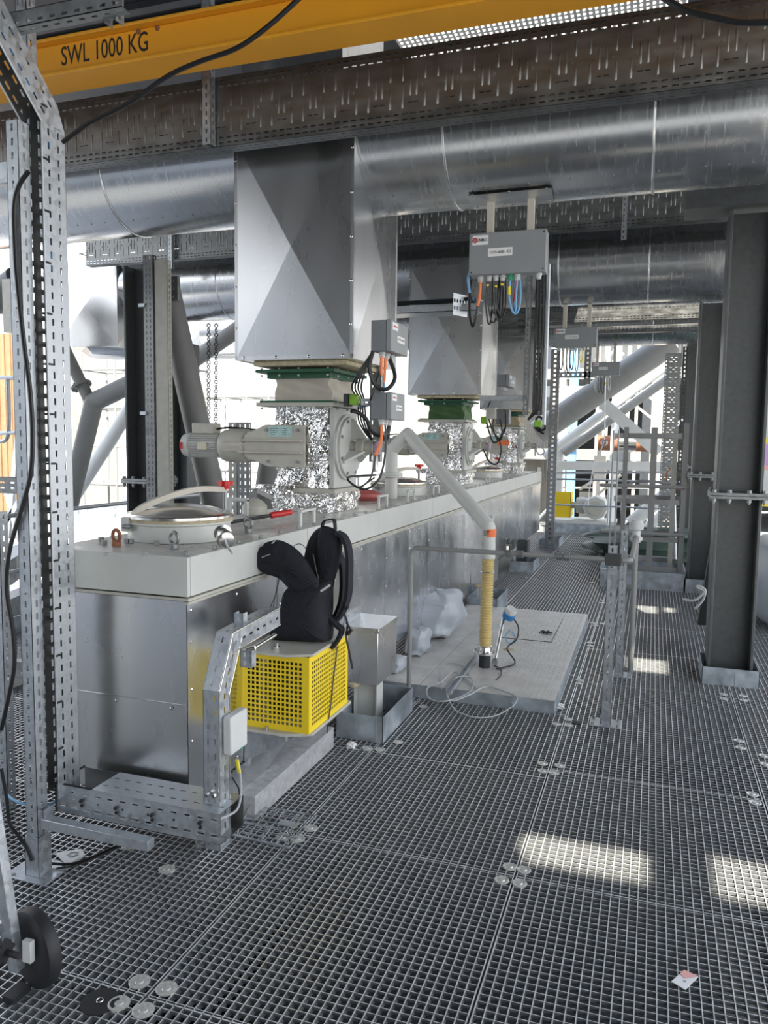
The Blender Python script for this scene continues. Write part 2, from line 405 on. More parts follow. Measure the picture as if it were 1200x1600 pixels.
# saddle plate under the first duct that carries the enclosure
t = thing('duct_hanger', 'riveted aluminium saddle with two cream hanger rods under the nearest duct', 'hanger', (-.9, DY, 3.0))
b = MB(); ra = [-1.95, -1.8, -1.65, -1.5]
xa, xb = P(728, 320, Y=DY-.2).x, P(860, 300, Y=DY-.2).x
for a, c in zip(ra[:-1], ra[1:]):
    R2 = DR+.012
    p = [V((xa, DY+math.cos(q)*R2, DZ+math.sin(q)*R2)) for q in (a, c)]
    b.prism([p[0], p[1], p[1]+X_*(xb-xa), p[0]+X_*(xb-xa)], (0, 0, -.003))
b.build('saddle_plate', 'alu', t)
b = MB()
for x in (xa+.03, (xa+xb)/2, xb-.03):
    for a in (-1.95, -1.6): rivet(b, (x, DY+math.cos(a)*(DR+.014), DZ+math.sin(a)*(DR+.014)), (0, math.cos(a), math.sin(a)), .007)
b.build('rivets', 'galvd', t)
for px in (767, 830):
    x = P(px, 330, Y=DY-.06).x
    MB().box(x-.02, x+.02, DY-.08, DY-.04, 3.0, 3.26).build('hanger_rod', 'cream', t)
    MB().lathe((x, DY-.06, 3.215), Z_, [(0, .03), (.02, .04), (.045, .04)], 12).build('collar', 'cream', t)

def traymod(L, H, pitch=.20):
    """cable tray base: staggered edge slots, paired centre slots"""
    n = int(L/pitch); mods = []
    for i in range(n):
        u = pitch*i; hs = []
        for k in range(4):
            c = u+pitch*(k+.5)/4
            for v in (.022, .052, H-.056, H-.024): hs.append((c-.015, c+.015, v-.0045, v+.0045))
        for c in (u+pitch*.28, u+pitch*.46):
            hs.append((c-.014, c+.014, H*.28-.003, H*.28+.003))
        mods.append((u, u+pitch, [])) ; mods[-1] = (u, u+pitch, hs)
    return mods
def wide_tray(name, label, x0, x1, y, z0, H, d=.10, ribs=True, group='wide perforated cable trays under the roof'):
    t = thing(name, label, 'cable tray', ((x0+x1)/2, y, z0), group)
    b = MB(); L = x1-x0
    b.perf((x0, y, z0), X_, Z_, -Y_, traymod(L, H), H, .002)
    m2 = slots(L, .05, [(.03, 0), (.07, 0)], .03, .006)
    b.perf((x0, y, z0), X_, Y_, -Z_, m2, d, .002)
    b.perf((x0, y, z0+H), X_, Y_, Z_, [(0, L, [])], d, .002)
    if ribs:
        n = int(L/.2)
        for i in range(n):
            u = x0+.2*i
            def rib(x, za, zb_, w=.0065):
                zc = (za+zb_)/2; h = (zb_-za)/2
                b.add([(x-w, y, zc-h+w), (x, y, zc-h), (x+w, y, zc-h+w), (x+w, y, zc+h-w), (x, y, zc+h), (x-w, y, zc+h-w), (x, y-.0028, zc-h+w), (x, y-.0028, zc+h-w)],
                      [(0, 1, 6), (1, 2, 6), (2, 3, 7, 6), (3, 4, 7), (4, 5, 7), (5, 0, 6, 7)])
            rib(u+.012, z0+H*.56, z0+H*.80); rib(u+.012, z0+H*.20, z0+H*.46)
            rib(u+.056, z0+H*.36, z0+H*.64); rib(u+.092, z0+H*.36, z0+H*.64)
            rib(u+.14, z0+H*.56, z0+H*.78); rib(u+.14, z0+H*.2, z0+H*.44)
            for x, z in ((u+.034, .5), (u+.116, .5)):
                b.lathe((x, y, z0+H*z), (0, -1, 0), [(0, .011), (.004, .009), (.004, .004)], 8)
            for k in range(4):                              # raised lips on the edge slots
                for v in (.015, .045, H-.063, H-.031):
                    c = u+.2*(k+.5)/4
                    b.ob((c-.02, y, z0+v-.002), (.04, 0, 0), (0, -.004, 0), (0, 0, .004))
    b.build('tray_base', 'tray', t)
    return t
wide_tray('cable_tray', 'nearest wide perforated cable tray, in front of the nearest round duct', -6.6, 2.6, 4.25, 3.49, .40)
wide_tray('cable_tray', 'second wide cable tray, seen below the nearest round duct', -6.6, 1.5, 7.95, P(853, 363, Y=7.95).z, .42)
z3 = P(1000, 519, Y=11.6).z
wide_tray('cable_tray', 'upper warm-lit cable tray in front of the farthest duct', -3.6, 1.4, 11.55, z3+.16, .22, ribs=False)
wide_tray('cable_tray', 'lower narrow cable tray in front of the farthest duct', -3.6, 1.4, 11.6, z3, .10, ribs=False)
# short slotted hanger channels in front of the trays
def strut(name, label, O, L, U, N, length, w=.041, d=.041, m='galv', rows=(.02,), frows=(.02,), pitch=.05, sl=.025, sw=.010, group=None, parent=None, cat='strut'):
    b = MB(); csec(b, O, L, U, N, length, w, d, rows, frows, pitch, sl, sw, .0025)
    if parent is not None: return b.build(name, m, parent)
    return tag(b.build(name, m), label, cat, group)
q = P(315, 108, Y=4.19); q2 = P(318, 226, Y=4.19)
strut('hanger_channel', 'slotted hanger channel crossing the front of the nearest wide tray', (q.x, 4.19, q2.z), Z_, X_, -Y_, 4.5-q2.z, .06, .05, frows=(.025,), rows=(.03,))
q = P(970, 375, Y=7.88)
strut('hanger_channel', 'small slotted hanger channel in front of the second tray', (q.x, 7.88, q.z), Z_, X_, -Y_, .50, .05, .05)
q = P(263, 420, Y=7.88)
strut('hanger_channel', 'slotted hanger channel on the second tray left of the hopper', (q.x, 7.88, q.z), Z_, X_, -Y_, .45, .05, .05)
for px, py, lab in ((905, 300, 'unused'),):
    pass

# ================================================================== COLUMNS
def hcol(b, x0, x1, y0, z0, z1, tf=.022, tw=.014, dep=.30):
    b.box(x0, x0+tf, y0, y0+dep, z0, z1); b.box(x1-tf, x1, y0, y0+dep, z0, z1)
    ym = y0+dep*.5; b.box(x0+tf, x1-tf, ym-tw/2, ym+tw/2, z0, z1); return b
def column(x0, x1, y0, ztop, zj, label, kerb=True):
    t = thing('steel_column', label, 'column', ((x0+x1)/2, y0+.15, 0), 'grey H-section columns')
    hcol(MB(), x0, x1, y0, 0, zj-.022, ).build('lower_section', 'col', t, .004)
    hcol(MB(), x0, x1, y0, zj+.022, ztop).build('upper_section', 'col', t, .004)
    MB().box(x0-.035, x1+.035, y0-.035, y0+.335, zj-.022, zj-.001).box(x0-.035, x1+.035, y0-.035, y0+.335, zj+.001, zj+.022).build('splice_plate', 'galvd', t, .002)
    b = MB()
    for x in (x0-.012, x0+.09, x1-.09, x1+.012):
        for y in (y0-.015, y0+.31):
            if x0 < x < x1 and y > y0+.1 and False: continue
            b.cyl((x, y, zj+.022), (x, y, zj+.026), .022, n=16); b.cyl((x, y, zj+.026), (x, y, zj+.044), .017, n=6); b.cyl((x, y, zj-.045), (x, y, zj-.022), .017, n=6); b.cyl((x, y, zj-.058), (x, y, zj-.045), .010, n=8)
    b.build('splice_bolts', 'galvd', t)
    return t
def kerb(name, label, x0, x1, y0, y1, h=.13, t=.004, slit=None):
    b = MB()
    b.box(x0, x1, y0, y0+t, 0, h); b.box(x0, x1, y1-t, y1, 0, h); b.box(x0, x0+t, y0, y1, 0, h); b.box(x1-t, x1, y0, y1, 0, h)
    if slit: b.box(slit-.003, slit+.003, y0-.003, y0, 0, h)
    return tag(b.build(name, 'kerb'), label, 'kerb', 'galvanised upstands around posts')
CX0, CX1 = .44, .75
column(CX0, CX1, 6.11, 3.40, 1.385, 'nearest right-hand dark grey H-column standing in a galvanised kerb')
column(CX0, CX1, 6.11+SPC, 3.40, 1.385, 'second right-hand H-column, half hidden behind the nearest one')
column(CX0, CX1, 6.11+2*SPC, 3.40, 1.385, 'third and farthest right-hand H-column, beyond the ladder cage')
kerb('column_kerb', 'galvanised kerb around the foot of the nearest H-column', CX0-.035, CX1+.04, 6.05, 6.47, .13, slit=.63)
kerb('column_kerb', 'galvanised kerb around the foot of the second H-column', CX0-.035, CX1+.04, 6.05+SPC, 6.47+SPC, .16)
column(-4.62, -4.32, 6.05, 3.30, 1.345, 'left-hand dark H-column behind the conveyor motor')
# haunch plate and beams over the columns
MBs = MB().box(CX0-.3, 2.6, 6.1, 6.42, 3.42, 3.7); tag(MBs.build('cross_beam', 'col'), 'dark beam over the right-hand columns under the duct', 'beam')
# strut and perforated channel beside the left column
t = thing('cable_ladder', 'tall slotted cable channels clamped to the right of the left-hand column', 'cable ladder', (-4.2, 5.95, 0))
xq = P(226, 600, Y=5.95).x
b = MB(); csec(b, (xq, 5.95, 0), Z_, X_, -Y_, 3.35, .10, .06, (.03, .07), (.03,), .05, .028, .012); b.build('tray_base', 'tray', t)
b = MB(); csec(b, (xq+.12, 5.95, 0), Z_, X_, -Y_, 3.3, .13, .06, None, (.03,), .05, .028, .01); b.build('cover', 'beige', t)
for z in (1.95, 2.9, 1.0): MB().box(xq-.04, xq+.02, 5.93, 5.945, z, z+.03).build('clamp', 'galv', t)

# ================================================================== CONVEYOR HOUSING
TX0, TX1, TY0, TY1, TZ = -2.47, -1.75, 2.66, 13.1, 1.272
LZ = 1.11
tk = thing('conveyor_housing', 'long aluminium-clad conveyor housing with a light grey lid running away along the deck', 'conveyor', ((TX0+TX1)/2, TY0, 0))
def xpanel(b, O, A, B, N, h=.012):
    """cross-broken sheet: four triangles meeting in a slightly raised centre"""
    O, A, B, N = map(V, (O, A, B, N)); c = O+A/2+B/2+N*h
    f = [(0, 1, 4), (1, 2, 4), (2, 3, 4), (3, 0, 4)]
    if A.cross(B).dot(N) < 0: f = [x[::-1] for x in f]
    b.add([O, O+A, O+A+B, O+B, c], f)
b = MB(); IN = .012
b.box(TX0+IN, TX1-IN, TY0+IN, TY1, .30, LZ-.012)
b.box(TX0+IN, TX1-IN, TY0+IN, 6.33, .27, .31)
b.build('body', 'aluw', tk)
# near end sheets
b = MB()
zs = P(200, 1090, Y=TY0).z
for z0, z1 in ((.24, zs-.003), (zs+.002, LZ-.02)):
    xpanel(b, (TX0+.004, TY0+.004, z0), (TX1-TX0-.010, 0, 0), (0, 0, z1-z0), (0, -1, 0), .004)
    b.ob((TX0+.004, TY0+.006, z0), (TX1-TX0-.010, 0, 0), (0, 0, z1-z0), (0, .005, 0))
b.build('end_sheet', 'alu', tk)
# right side sheets
b = MB(); rv = MB()
ys = [TY0+.003]
while ys[-1] < TY1-.5: ys.append(ys[-1]+random.choice((.55, .72, .8, .95)))
ys[-1] = TY1
for i, (a, c) in enumerate(zip(ys[:-1], ys[1:])):
    zb0 = .25 if c < 6.6 else (.40 if c < 7.4 else .17 if c < 9.3 else .30)
    for z0, z1 in ((zb0, LZ-.02),):
        xpanel(b, (TX1-.004, a+.003, z0), (0, c-a-.006, 0), (0, 0, z1-z0), (1, 0, 0), .018)
        b.ob((TX1-.010, a+.003, z0), (0, c-a-.006, 0), (0, 0, z1-z0), (.005, 0, 0))
    for y in (a+.03, (a+c)/2): 
        rivet(rv, (TX1-.003, y, LZ-.06), (1, 0, 0)); rivet(rv, (TX1-.003, y, zb0+.04), (1, 0, 0))
    for z in (.5, .72, .92): rivet(rv, (TX1-.003, a+.03, z), (1, 0, 0))
b.build('side_sheets', 'aluw', tk)
for x in (-1.83, -2.1, -2.35): rivet(rv, (x, TY0, zs-.02), (0, -1, 0))
rv.build('rivets', 'steel', tk)
q = P(290, 1231, Y=TY0); MB().box(q.x-.005, q.x+.10, TY0-.003, TY0+.004, q.z, q.z+.004).build('black_tape_line', 'black', tk)
# lid: near light grey end, side segments
b = MB(); b.box(TX0-.006, TX1+.004, TY0, TY0+.02, LZ, TZ); b.build('lid_end', 'paint', tk, .003)
seams = [TY0+.02]
for px in (480, 592, 676, 722, 750, 768, 782, 797, 811, 824, 836): seams.append(P(px, 790, X=TX1).y)
seams = sorted(seams+[TY1])
for i, (a, c) in enumerate(zip(seams[:-1], seams[1:])):
    MB().box(TX1-.01, TX1+.004, a+.003, c-.003, LZ, TZ).build('lid_side', 'paint', tk, .002)
MB().box(TX0, TX1-.010, TY0+.02, TY1, LZ, TZ-.002).build('lid_top', 'lidtop', tk)
b = MB().box(TX1-.012, TX1+.012, TY0, TY1, LZ-.016, LZ-.004).box(TX1-.012, TX1+.006, TY0, TY1, LZ-.03, LZ-.02).box(TX0, TX1+.012, TY0-.010, TY0, LZ-.014, LZ-.004)
b.build('lid_seal_strip', 'beige', tk)
LB = []
y = TY0+.05
for px, py in ((167, 869), (226, 868), (290, 866)): q = P(px, py, Z=TZ); LB.append((q.x, q.y, .012, .014))
k = 0
while y < TY1-.1:
    LB.append((TX1-.03, y, .010, .014)); y += .21; k += 1
for y in (3.5, 3.7, 4.2, 4.4, 5.5, 5.8, 6.0): LB.append((TX0+.03, y, .010, .014))
for px, py in ((158, 846), (163, 851), (198, 849), (205, 849), (245, 852)):
    q = P(px, py, Z=TZ); LB.append((q.x, q.y, .013, .02))
for (x, y, r_, h_) in LB: hexbolt(MB(), (x, y, TZ), Z_, r_, h_).build('lid_bolt', 'galvd', tk)
for px, py in ((182, 853), (272, 857), (388, 832)):
    q = P(px, py, Z=TZ); e_ = MB(); e_.torus((q.x, q.y, TZ+.045), (.3, 1, 0), .026, .008, 20, 8); e_.cyl((q.x, q.y, TZ), (q.x, q.y, TZ+.02), .02, n=12)
    e_.build('eye_bolt', 'galvd' if px > 200 else 'rust', tk)
def handle(py_, y):
    h = MB(); x = TX1-.06
    h.bar((x, y-.09, TZ), (x, y-.09, TZ+.08), .024, .014, X_); h.bar((x, y+.09, TZ), (x, y+.09, TZ+.08), .024, .014, X_); h.bar((x, y-.097, TZ+.086), (x, y+.097, TZ+.086), .026, .014)
    return h
for px, py in ((480, 818), (598, 787), (642, 775), (681, 766), (705, 760), (762, 748), (809, 739)):
    q = P(px, py, X=TX1-.06); handle(0, q.y).build('lid_handle', 'paint', tk, .002)
handle(0, 0)
h = MB(); q = P(372, 805, Z=TZ); h.bar((q.x-.06, q.y, TZ), (q.x-.06, q.y, TZ+.1), .02, .02); h.bar((q.x+.06, q.y, TZ), (q.x+.06, q.y, TZ+.1), .02, .02); h.bar((q.x-.07, q.y, TZ+.1), (q.x+.07, q.y, TZ+.1), .02, .02); h.build('lid_handle', 'paint', tk)

def hatch(c, label, r=.24):
    t = thing('inspection_hatch', label, 'hatch', (c[0], c[1], TZ), 'round hatches on the conveyor lid')
    MB().lathe((c[0], c[1], TZ), Z_, [(0, r), (.075, r), (.08, r+.012), (.088, r+.012)], 48).build('collar', 'paint', t)
    MB().lathe((c[0], c[1], TZ+.088), Z_, [(0, r+.006), (.010, r+.014), (.016, r+.006)], 48).build('gasket', 'insul', t)
    MB().lathe((c[0], c[1], TZ+.104), Z_, [(0, r+.016), (.012, r+.016), (.018, r+.004), (.022, r-.02), (.040, r*.7), (.055, r*.35), (.060, .01)], 48).build('hatch_lid', 'steel', t)
    a = MB(); z = TZ+.10
    pts = [V((c[0]-.215, c[1]-.13, z+.0)), V((c[0]-.17, c[1]-.11, z+.05)), V((c[0]-.06, c[1]-.06, z+.115)), V((c[0]+.08, c[1]-.01, z+.145)), V((c[0]+.235, c[1]+.06, z+.14))]
    pts = [V((c[0]-.13, c[1]-.20, z+.0)), V((c[0]-.10, c[1]-.16, z+.05)), V((c[0]-.03, c[1]-.05, z+.10)), V((c[0]+.05, c[1]+.08, z+.13)), V((c[0]+.13, c[1]+.20, z+.125))]
    sp_ = spline(pts, 5)
    for p, q in zip(sp_[:-1], sp_[1:]): a.bar(p-(q-p)*.1, q+(q-p)*.1, .034, .026)
    arm = a.build('clamp_arm', 'cream', t, 0, 50)
    MB().box(c[0]-.16, c[0]-.12, c[1]-.235, c[1]-.19, TZ+.045, TZ+.11).build('hinge_lug', 'paint', t, .004)
    MB().cyl((c[0]-.14, c[1]-.24, TZ+.07), (c[0]-.10, c[1]-.24, TZ+.07), .01).build('hinge_bolt', 'galvd', t)
    e_ = pts[-1]
    k = MB(); k.cyl(e_-Z_*.10, e_+Z_*.02, .010); k.build('threaded_rod', 'galvd', t)
    k = MB(); vs = []
    for i in range(24):
        rr = .042 if (i//2) % 2 == 0 else .030; q = 2*PI*i/24; vs.append(e_+V((math.cos(q)*rr, math.sin(q)*rr, .02)))
    k.prism(vs, (0, 0, .022)); k.lathe(e_+Z_*.0, Z_, [(0, .02), (.02, .024)], 12); k.build('star_knob', 'red', t)
    return t
HX = -2.14
h1 = hatch((HX, 3.20), 'nearest round hatch with domed steel lid and red star knob')
for yy, lb in ((3.2+SPC-.35, 'second round hatch, just behind the first foil-wrapped valve'), (3.2+2*SPC-.35, 'farthest round hatch, behind the second foil-wrapped valve')):
    copy_tree(h1, (HX, yy, TZ), None, lb)
# chrome sight-glass fitting beside the first hatch
q = P(350, 838, Z=TZ+.05)
t = thing('hose_coupling', 'shiny chrome quick coupling with a lever lying beside the nearest hatch', 'coupling', (q.x, q.y, TZ))
d = V((.6, -.75, -.25)).normalized(); MB().lathe(q-d*.05, d, [(0, .036), (.012, .040), (.02, .028), (.055, .028), (.065, .038), (.10, .038), (.108, .026)], 20).build('body', 'steel', t)
MB().tube([q+d*.03+V((0, 0, -.01)), q+d*.07+V((.02, -.02, -.02)), q+d*.13+V((.035, -.03, -.02))], .005).build('lever', 'galv', t)
# long bar with red grip
a, c = P(325, 822, Z=TZ+.03), P(455, 800, Z=TZ+.05)
t = thing('torque_bar', 'black steel bar with a red grip lying on the lid before the foil-wrapped valve', 'hand tool', (c.x, c.y, TZ))
m_ = a+(c-a)*.72
MB().tube([a, m_], .010).build('bar', 'black', t); MB().lathe(m_, c-a, [(0, .013), (.01, .018), ((c-m_).length-.01, .018), ((c-m_).length, .010)], 12).build('grip', 'red', t)
# red lifting bag behind the first valve
q = P(566, 781, Z=TZ)
b = MB(); b.lathe((q.x-.02, q.y, TZ), Z_, [(0, .15), (.03, .19), (.055, .185), (.08, .12), (.075, .10)], 20); o = b.build('rubber_dish', 'redp'); o.scale = (1, .6, 1)
tag(o, 'faded red rubber dish lying on the lid right behind the nearest valve', 'dish')

# near base: side flare plate and concrete beam
b = MB()
a0, a1 = P(372, 1240, Z=.02), P(512, 1183, Z=.01)
o = MB().box(-1.86, -1.655, 3.05, 3.98, 0, .12).build('support_beam', 'conc', bevel=.003); tag(o, 'grey concrete-like support beam lying under the yellow guard', 'beam')
b = MB(); b.prism([(TX1+.002, 2.70, .24), (TX1+.002, 3.75, .24), (TX1+.002, 2.95, .02), (TX1+.002, 2.70, .02)], (.006, 0, 0)); b.build('skirt_plate', 'aluw', tk)

# ================================================================== HOPPERS AND ROTARY VALVES
def hopper(label, x0=-2.575, x1=-1.77, y0=4.50, y1=5.34, z0=2.255, z1=3.62):
    t = thing('duct_hopper', label, 'hopper', ((x0+x1)/2, (y0+y1)/2, z0), 'square aluminium-clad hoppers')
    b = MB(); i = .006
    b.box(x0+i, x1-i, y0+i, y1-i, z0, z1)
    b.build('core', 'alu', t)
    for O, A, B, N in (((x0, y0, z0), (x1-x0, 0, 0), (0, 0, z1-z0), (0, -1, 0)), ((x1, y0, z0), (0, y1-y0, 0), (0, 0, z1-z0), (1, 0, 0)), ((x0, y0, z0), (0, y1-y0, 0), (0, 0, z1-z0), (-1, 0, 0)), ((x0, y1, z0), (x1-x0, 0, 0), (0, 0, z1-z0), (0, 1, 0))):
        p = MB(); xpanel(p, O, A, B, N, .026); p.build('cross_broken_panel', 'alu', t, 0, 1)
    b = MB()
    for (x, y) in ((x0, y0), (x1, y0), (x1, y1)):
        b.ob((x-.014 if x == x1 else x-.004, y-.005, z0), (.018, 0, 0), (0, .018, 0), (0, 0, z1-z0))
    b.box(x0-.004, x1+.004, y0-.005, y0+.01, z0-.004, z0+.022); b.box(x1-.01, x1+.005, y0, y1, z0-.004, z0+.022); b.box(x0-.004, x0+.01, y0, y1, z0-.004, z0+.022)
    b.build('corner_trim', 'alu', t)
    r = MB()
    for k in range(4): rivet(r, (x0+.06+(x1-x0-.12)*k/3, y0-.005, z0+.012), (0, -1, 0), .008)
    for k in range(5): rivet(r, (x0+.006, y0-.005, z0+.2+.26*k), (0, -1, 0)); rivet(r, (x1-.008, y0-.005, z0+.2+.26*k), (0, -1, 0), .008)
    r.build('rivets', 'steel', t)
    if y0 < 5:
        MB().box(x0+.02, x1-.1, y0+.05, y1-.05, z1, 4.9).build('upper_riser', 'alu', t)
    b = MB(); cx, cy = (x0+x1)/2, (y0+y1)/2
    b.box(cx-.33, cx+.33, cy-.33, cy+.33, z0-.032, z0); b.build('insulation', 'insul', t, .010)
    return t
hp = hopper('nearest square aluminium hopper with X-creased front, big in the middle of the photo')
copy_tree(hp, (hp.location.x, hp.location.y+SPC, hp.location.z), None, 'second aluminium hopper with X-creased front, behind and right of the nearest')
copy_tree(hp, (hp.location.x, hp.location.y+2*SPC, hp.location.z), None, 'third aluminium hopper, farthest and mostly hidden behind the second')
for o in kids(bpy.data.objects['duct_hopper.001'])+kids(bpy.data.objects['duct_hopper.002']):
    if o.name.startswith('upper_riser'): bpy.data.objects.remove(o)
# hoppers of the next line, left in the back
for (px, py, yy, wd, lb) in ((184, 540, 8.25, .95, 'sunlit aluminium hopper at the left edge, between the slotted posts and the dark column'), (372, 545, 12.2, 1.1, 'warm sunlit hopper bottom seen under the duct left of the nearest hopper')):
    q = P(px, py, Y=yy)
    t = thing('duct_hopper', lb, 'hopper', (q.x-wd/2, yy+.4, q.z), 'square hoppers of the line behind')
    for O, A, B, N in (((q.x-wd, yy, q.z), (wd, 0, 0), (0, 0, 1.0), (0, -1, 0)), ((q.x, yy, q.z), (0, .9, 0), (0, 0, 1.0), (1, 0, 0))):
        p = MB(); xpanel(p, O, A, B, N, .03); p.build('cross_broken_panel', 'alu', t, 0, 1)
    MB().box(q.x-wd+.01, q.x-.01, yy+.01, yy+.9, q.z, q.z+1).build('core', 'alu', t)
    MB().lathe((q.x-wd/2, yy+.45, q.z-.10), Z_, [(0, .22), (.02, .34), (.10, .46)], 4).build('bottom_cone', 'galv', t)

def valve(label, comp, first=True):
    cx, cy = -2.19, 4.93
    t = thing('rotary_valve', label, 'rotary valve', (cx, cy, TZ), 'foil-wrapped rotary valves')
    x0, x1, y0, y1 = -2.40, -1.985, 4.72, 5.14
    zt = 2.20
    def crumple(x0, x1, y0, y1, z0, z1, amp=.010, n=9):
        b = MB(); m = 4*n; rows = max(3, int((z1-z0)/.045)); vs = []
        ring = [(x0+(x1-x0)*i/n, y0) for i in range(n)]+[(x1, y0+(y1-y0)*i/n) for i in range(n)]+[(x1-(x1-x0)*i/n, y1) for i in range(n)]+[(x0, y1-(y1-y0)*i/n) for i in range(n)]
        for j in range(rows+1):
            for (x, y) in ring: vs.append((x+random.uniform(-amp, amp), y+random.uniform(-amp, amp), z0+(z1-z0)*j/rows+(random.uniform(-amp, amp) if 0 < j < rows else 0)))
        fs = [(j*m+i, j*m+(i+1) % m, (j+1)*m+(i+1) % m, (j+1)*m+i) for j in range(rows) for i in range(m)]
        fs += [tuple(range(m))[::-1], tuple(range(rows*m, rows*m+m))]
        return b.add(vs, fs)
    crumple(x0, x1-.03, y0, y1, 1.43, 1.97, .012, 8).build('foil_body', 'foil', t, 0, 4)
    crumple(x0-.02, x1+.02, y0-.02, y1+.02, TZ, 1.41, .015, 8).build('foil_skirt', 'foil', t, 0, 4)
    b = MB().box(x0-.10, x1+.04, y0-.06, y1+.06, 1.40, 1.428); b.build('lower_flange', 'beige', t, .003)
    crumple(x0-.11, x0+.16, y0-.075, y0-.02, 1.385, 1.445, .014, 5).build('foil_strip', 'foil', t, 0, 25)
    fx0, fx1, fy0, fy1 = x0-.11, x1+.01, y0-.07, y1+.07
    MB().box(fx0, fx1+.02, fy0, fy1, 1.965, 1.99).box(fx0, fx0+.0, fy0, fy1, 1.965, 1.99).build('upper_flange', 'beige', t, .003)
    MB().box(fx0+.02, fx1, fy0+.01, fy1-.01, 1.99, 2.004).build('lower_gasket', 'green' if comp != 'greenf' else 'tape', t)
    MB().box(fx0, fx1+.03, fy0-.01, fy1+.03, 2.185, 2.205).build('upper_gasket', 'green', t)
    MB().box(fx0+.06, fx1-.02, fy0+.04, fy1-.02, 2.15, 2.185).build('green_collar', 'green', t)
    # compensator with sagging folds
    n = 12; rows = 10; b = MB(); vs = []
    ex0, ex1, ey0, ey1 = x0+.0, x1-.02, y0+.0, y1
    def side(a, c, k): return a+(c-a)*k/n
    ring = [(side(ex0, ex1, k), ey0, 0, -1, k/n) for k in range(n)]+[(ex1, side(ey0, ey1, k), 1, 0, k/n) for k in range(n)]+[(side(ex1, ex0, k), ey1, 0, 1, k/n) for k in range(n)]+[(ex0, side(ey1, ey0, k), -1, 0, k/n) for k in range(n)]
    m = len(ring)
    for j in range(rows+1):
        tt = j/rows; g = math.sin(PI*tt)
        for (x, y, nx, ny, f) in ring:
            dd = -.040*g*math.sin(PI*f)+.020*g*math.sin(3*PI*(f+tt*.7))+(.012-.024*abs(tt-.5)*0)*0
            k = 1+.02*(1-g)
            vs.append((cx+(x-cx)*k+nx*dd, cy+(y-cy)*k+ny*dd, 2.0+.17*tt))
    fs = [(j*m+i, j*m+(i+1) % m, (j+1)*m+(i+1) % m, (j+1)*m+i) for j in range(rows) for i in range(m)]
    b.add(vs, fs); b.build('compensator', comp, t, 0, 50)
    b = MB()
    for x in (fx0+.03, fx0+.16, fx0+.30, fx1-.03):
        for z in (1.99, 2.204): hexbolt(b, (x, fy0+.02, z), Z_, .009, .012); hexbolt(b, (x, fy0+.02, z-.032), -Z_, .009, .012)
    for y in (fy0+.12, fy0+.3, fy1-.04):
        for z in (1.99, 2.204): hexbolt(b, (fx1, y, z), Z_, .009, .012); hexbolt(b, (fx1-.0, y, z-.032), -Z_, .009, .012)
    b.build('flange_bolts', 'galvd', t)
    # end cover on +X with bearing housing
    zc = 1.70; R_ = .215
    MB().box(x1-.03, x1+.005, y0+.01, y1-.0, 1.43, 1.96).build('side_plate', 'paint', t, .003)
    ec = MB().lathe((x1+.005, cy, zc), X_, [(0, R_+.005), (.02, R_+.005), (.024, R_-.01), (.04, R_-.012), (.044, R_-.03), (.046, .05)], 48).build('end_cover', 'paint', t)
    for k in range(8):
        q = 2*PI*(k+.5)/8; hexbolt(MB(), (x1+.045, cy+math.cos(q)*(R_-.03), zc+math.sin(q)*(R_-.03)), X_, .012, .012).build('cover_bolt', 'galvd', t)
    for a in (PI*.5, PI*1.17, PI*1.83):
        dy, dz = math.cos(a), math.sin(a); p = V((x1+.045, cy, zc)); w_ = V((0, -dz, dy))*.010
        MB().prism([p+V((0, dy*.05, dz*.05))-w_, p+V((0, dy*.19, dz*.19))-w_, p+V((.02, dy*.19, dz*.19))-w_, p+V((.12, dy*.055, dz*.055))-w_], w_*2).build('rib', 'paint', t, .002)
    MB().lathe((x1+.045, cy, zc), X_, [(0, .045), (.05, .04), (.05, .062), (.10, .062), (.105, .055), (.105, .048), (.165, .048), (.165, .056), (.172, .056)], 28).build('bearing_housing', 'beige', t)
    MB().cyl((x1+.21, cy, zc), (x1+.222, cy, zc), .042, n=20).build('shaft_cap', 'black', t)
    MB().lathe((x1+.225, cy-.01, zc-.045), Z_, [(0, .03), (.02, .034), (.075, .036), (.088, .028)], 20).build('sensor_head', 'sensor', t)
    MB().lathe((x1+.225, cy-.01, zc-.16), Z_, [(0, .016), (.03, .02), (.10, .02), (.115, .026)], 16).build('sensor_stem', 'steel', t)
    # drive side
    yb = y0-.035
    pl = MB(); xs = -2.62
    pl.prism([(xs, yb, 1.63), (xs, yb, 1.775), (-2.46, yb, 1.845), (-2.17, yb, 1.845), (-2.17, yb, 1.565), (-2.44, yb, 1.565)], (0, .014, 0))
    pl = pl.build('mounting_plate', 'beige', t, .003)
    b = MB().box(-2.66, -2.185, yb-.03, yb, 1.735, 1.745).box(-2.66, -2.185, yb-.03, yb, 1.655, 1.665); b.build('plate_rib', 'cream', t, .002)
    b = MB()
    for x, z in ((-2.45, 1.81), (-2.22, 1.81), (-2.44, 1.60), (-2.22, 1.60)): hexbolt(b, (x, yb, z), -Y_, .012, .014)
    b.build('plate_bolts', 'galvd', t)
    MB().box(-2.435, -2.265, yb-.003, yb, 1.765, 1.835).build('nameplate', 'nameplate', t)
    b = MB()
    for k in range(4): b.box(-2.425, -2.39+.01*k, yb-.004, yb-.0025, 1.78+.013*k, 1.783+.013*k); b.box(-2.335, -2.30, yb-.004, yb-.0025, 1.78+.013*k, 1.783+.013*k)
    b.build('nameplate_lines', 'ink', t)
    MB().box(-2.62, -2.40, y0+.0, y1-.05, 1.60, 1.80).build('drive_bracket', 'beige', t, .006)
    za = 1.70; ya = 4.80
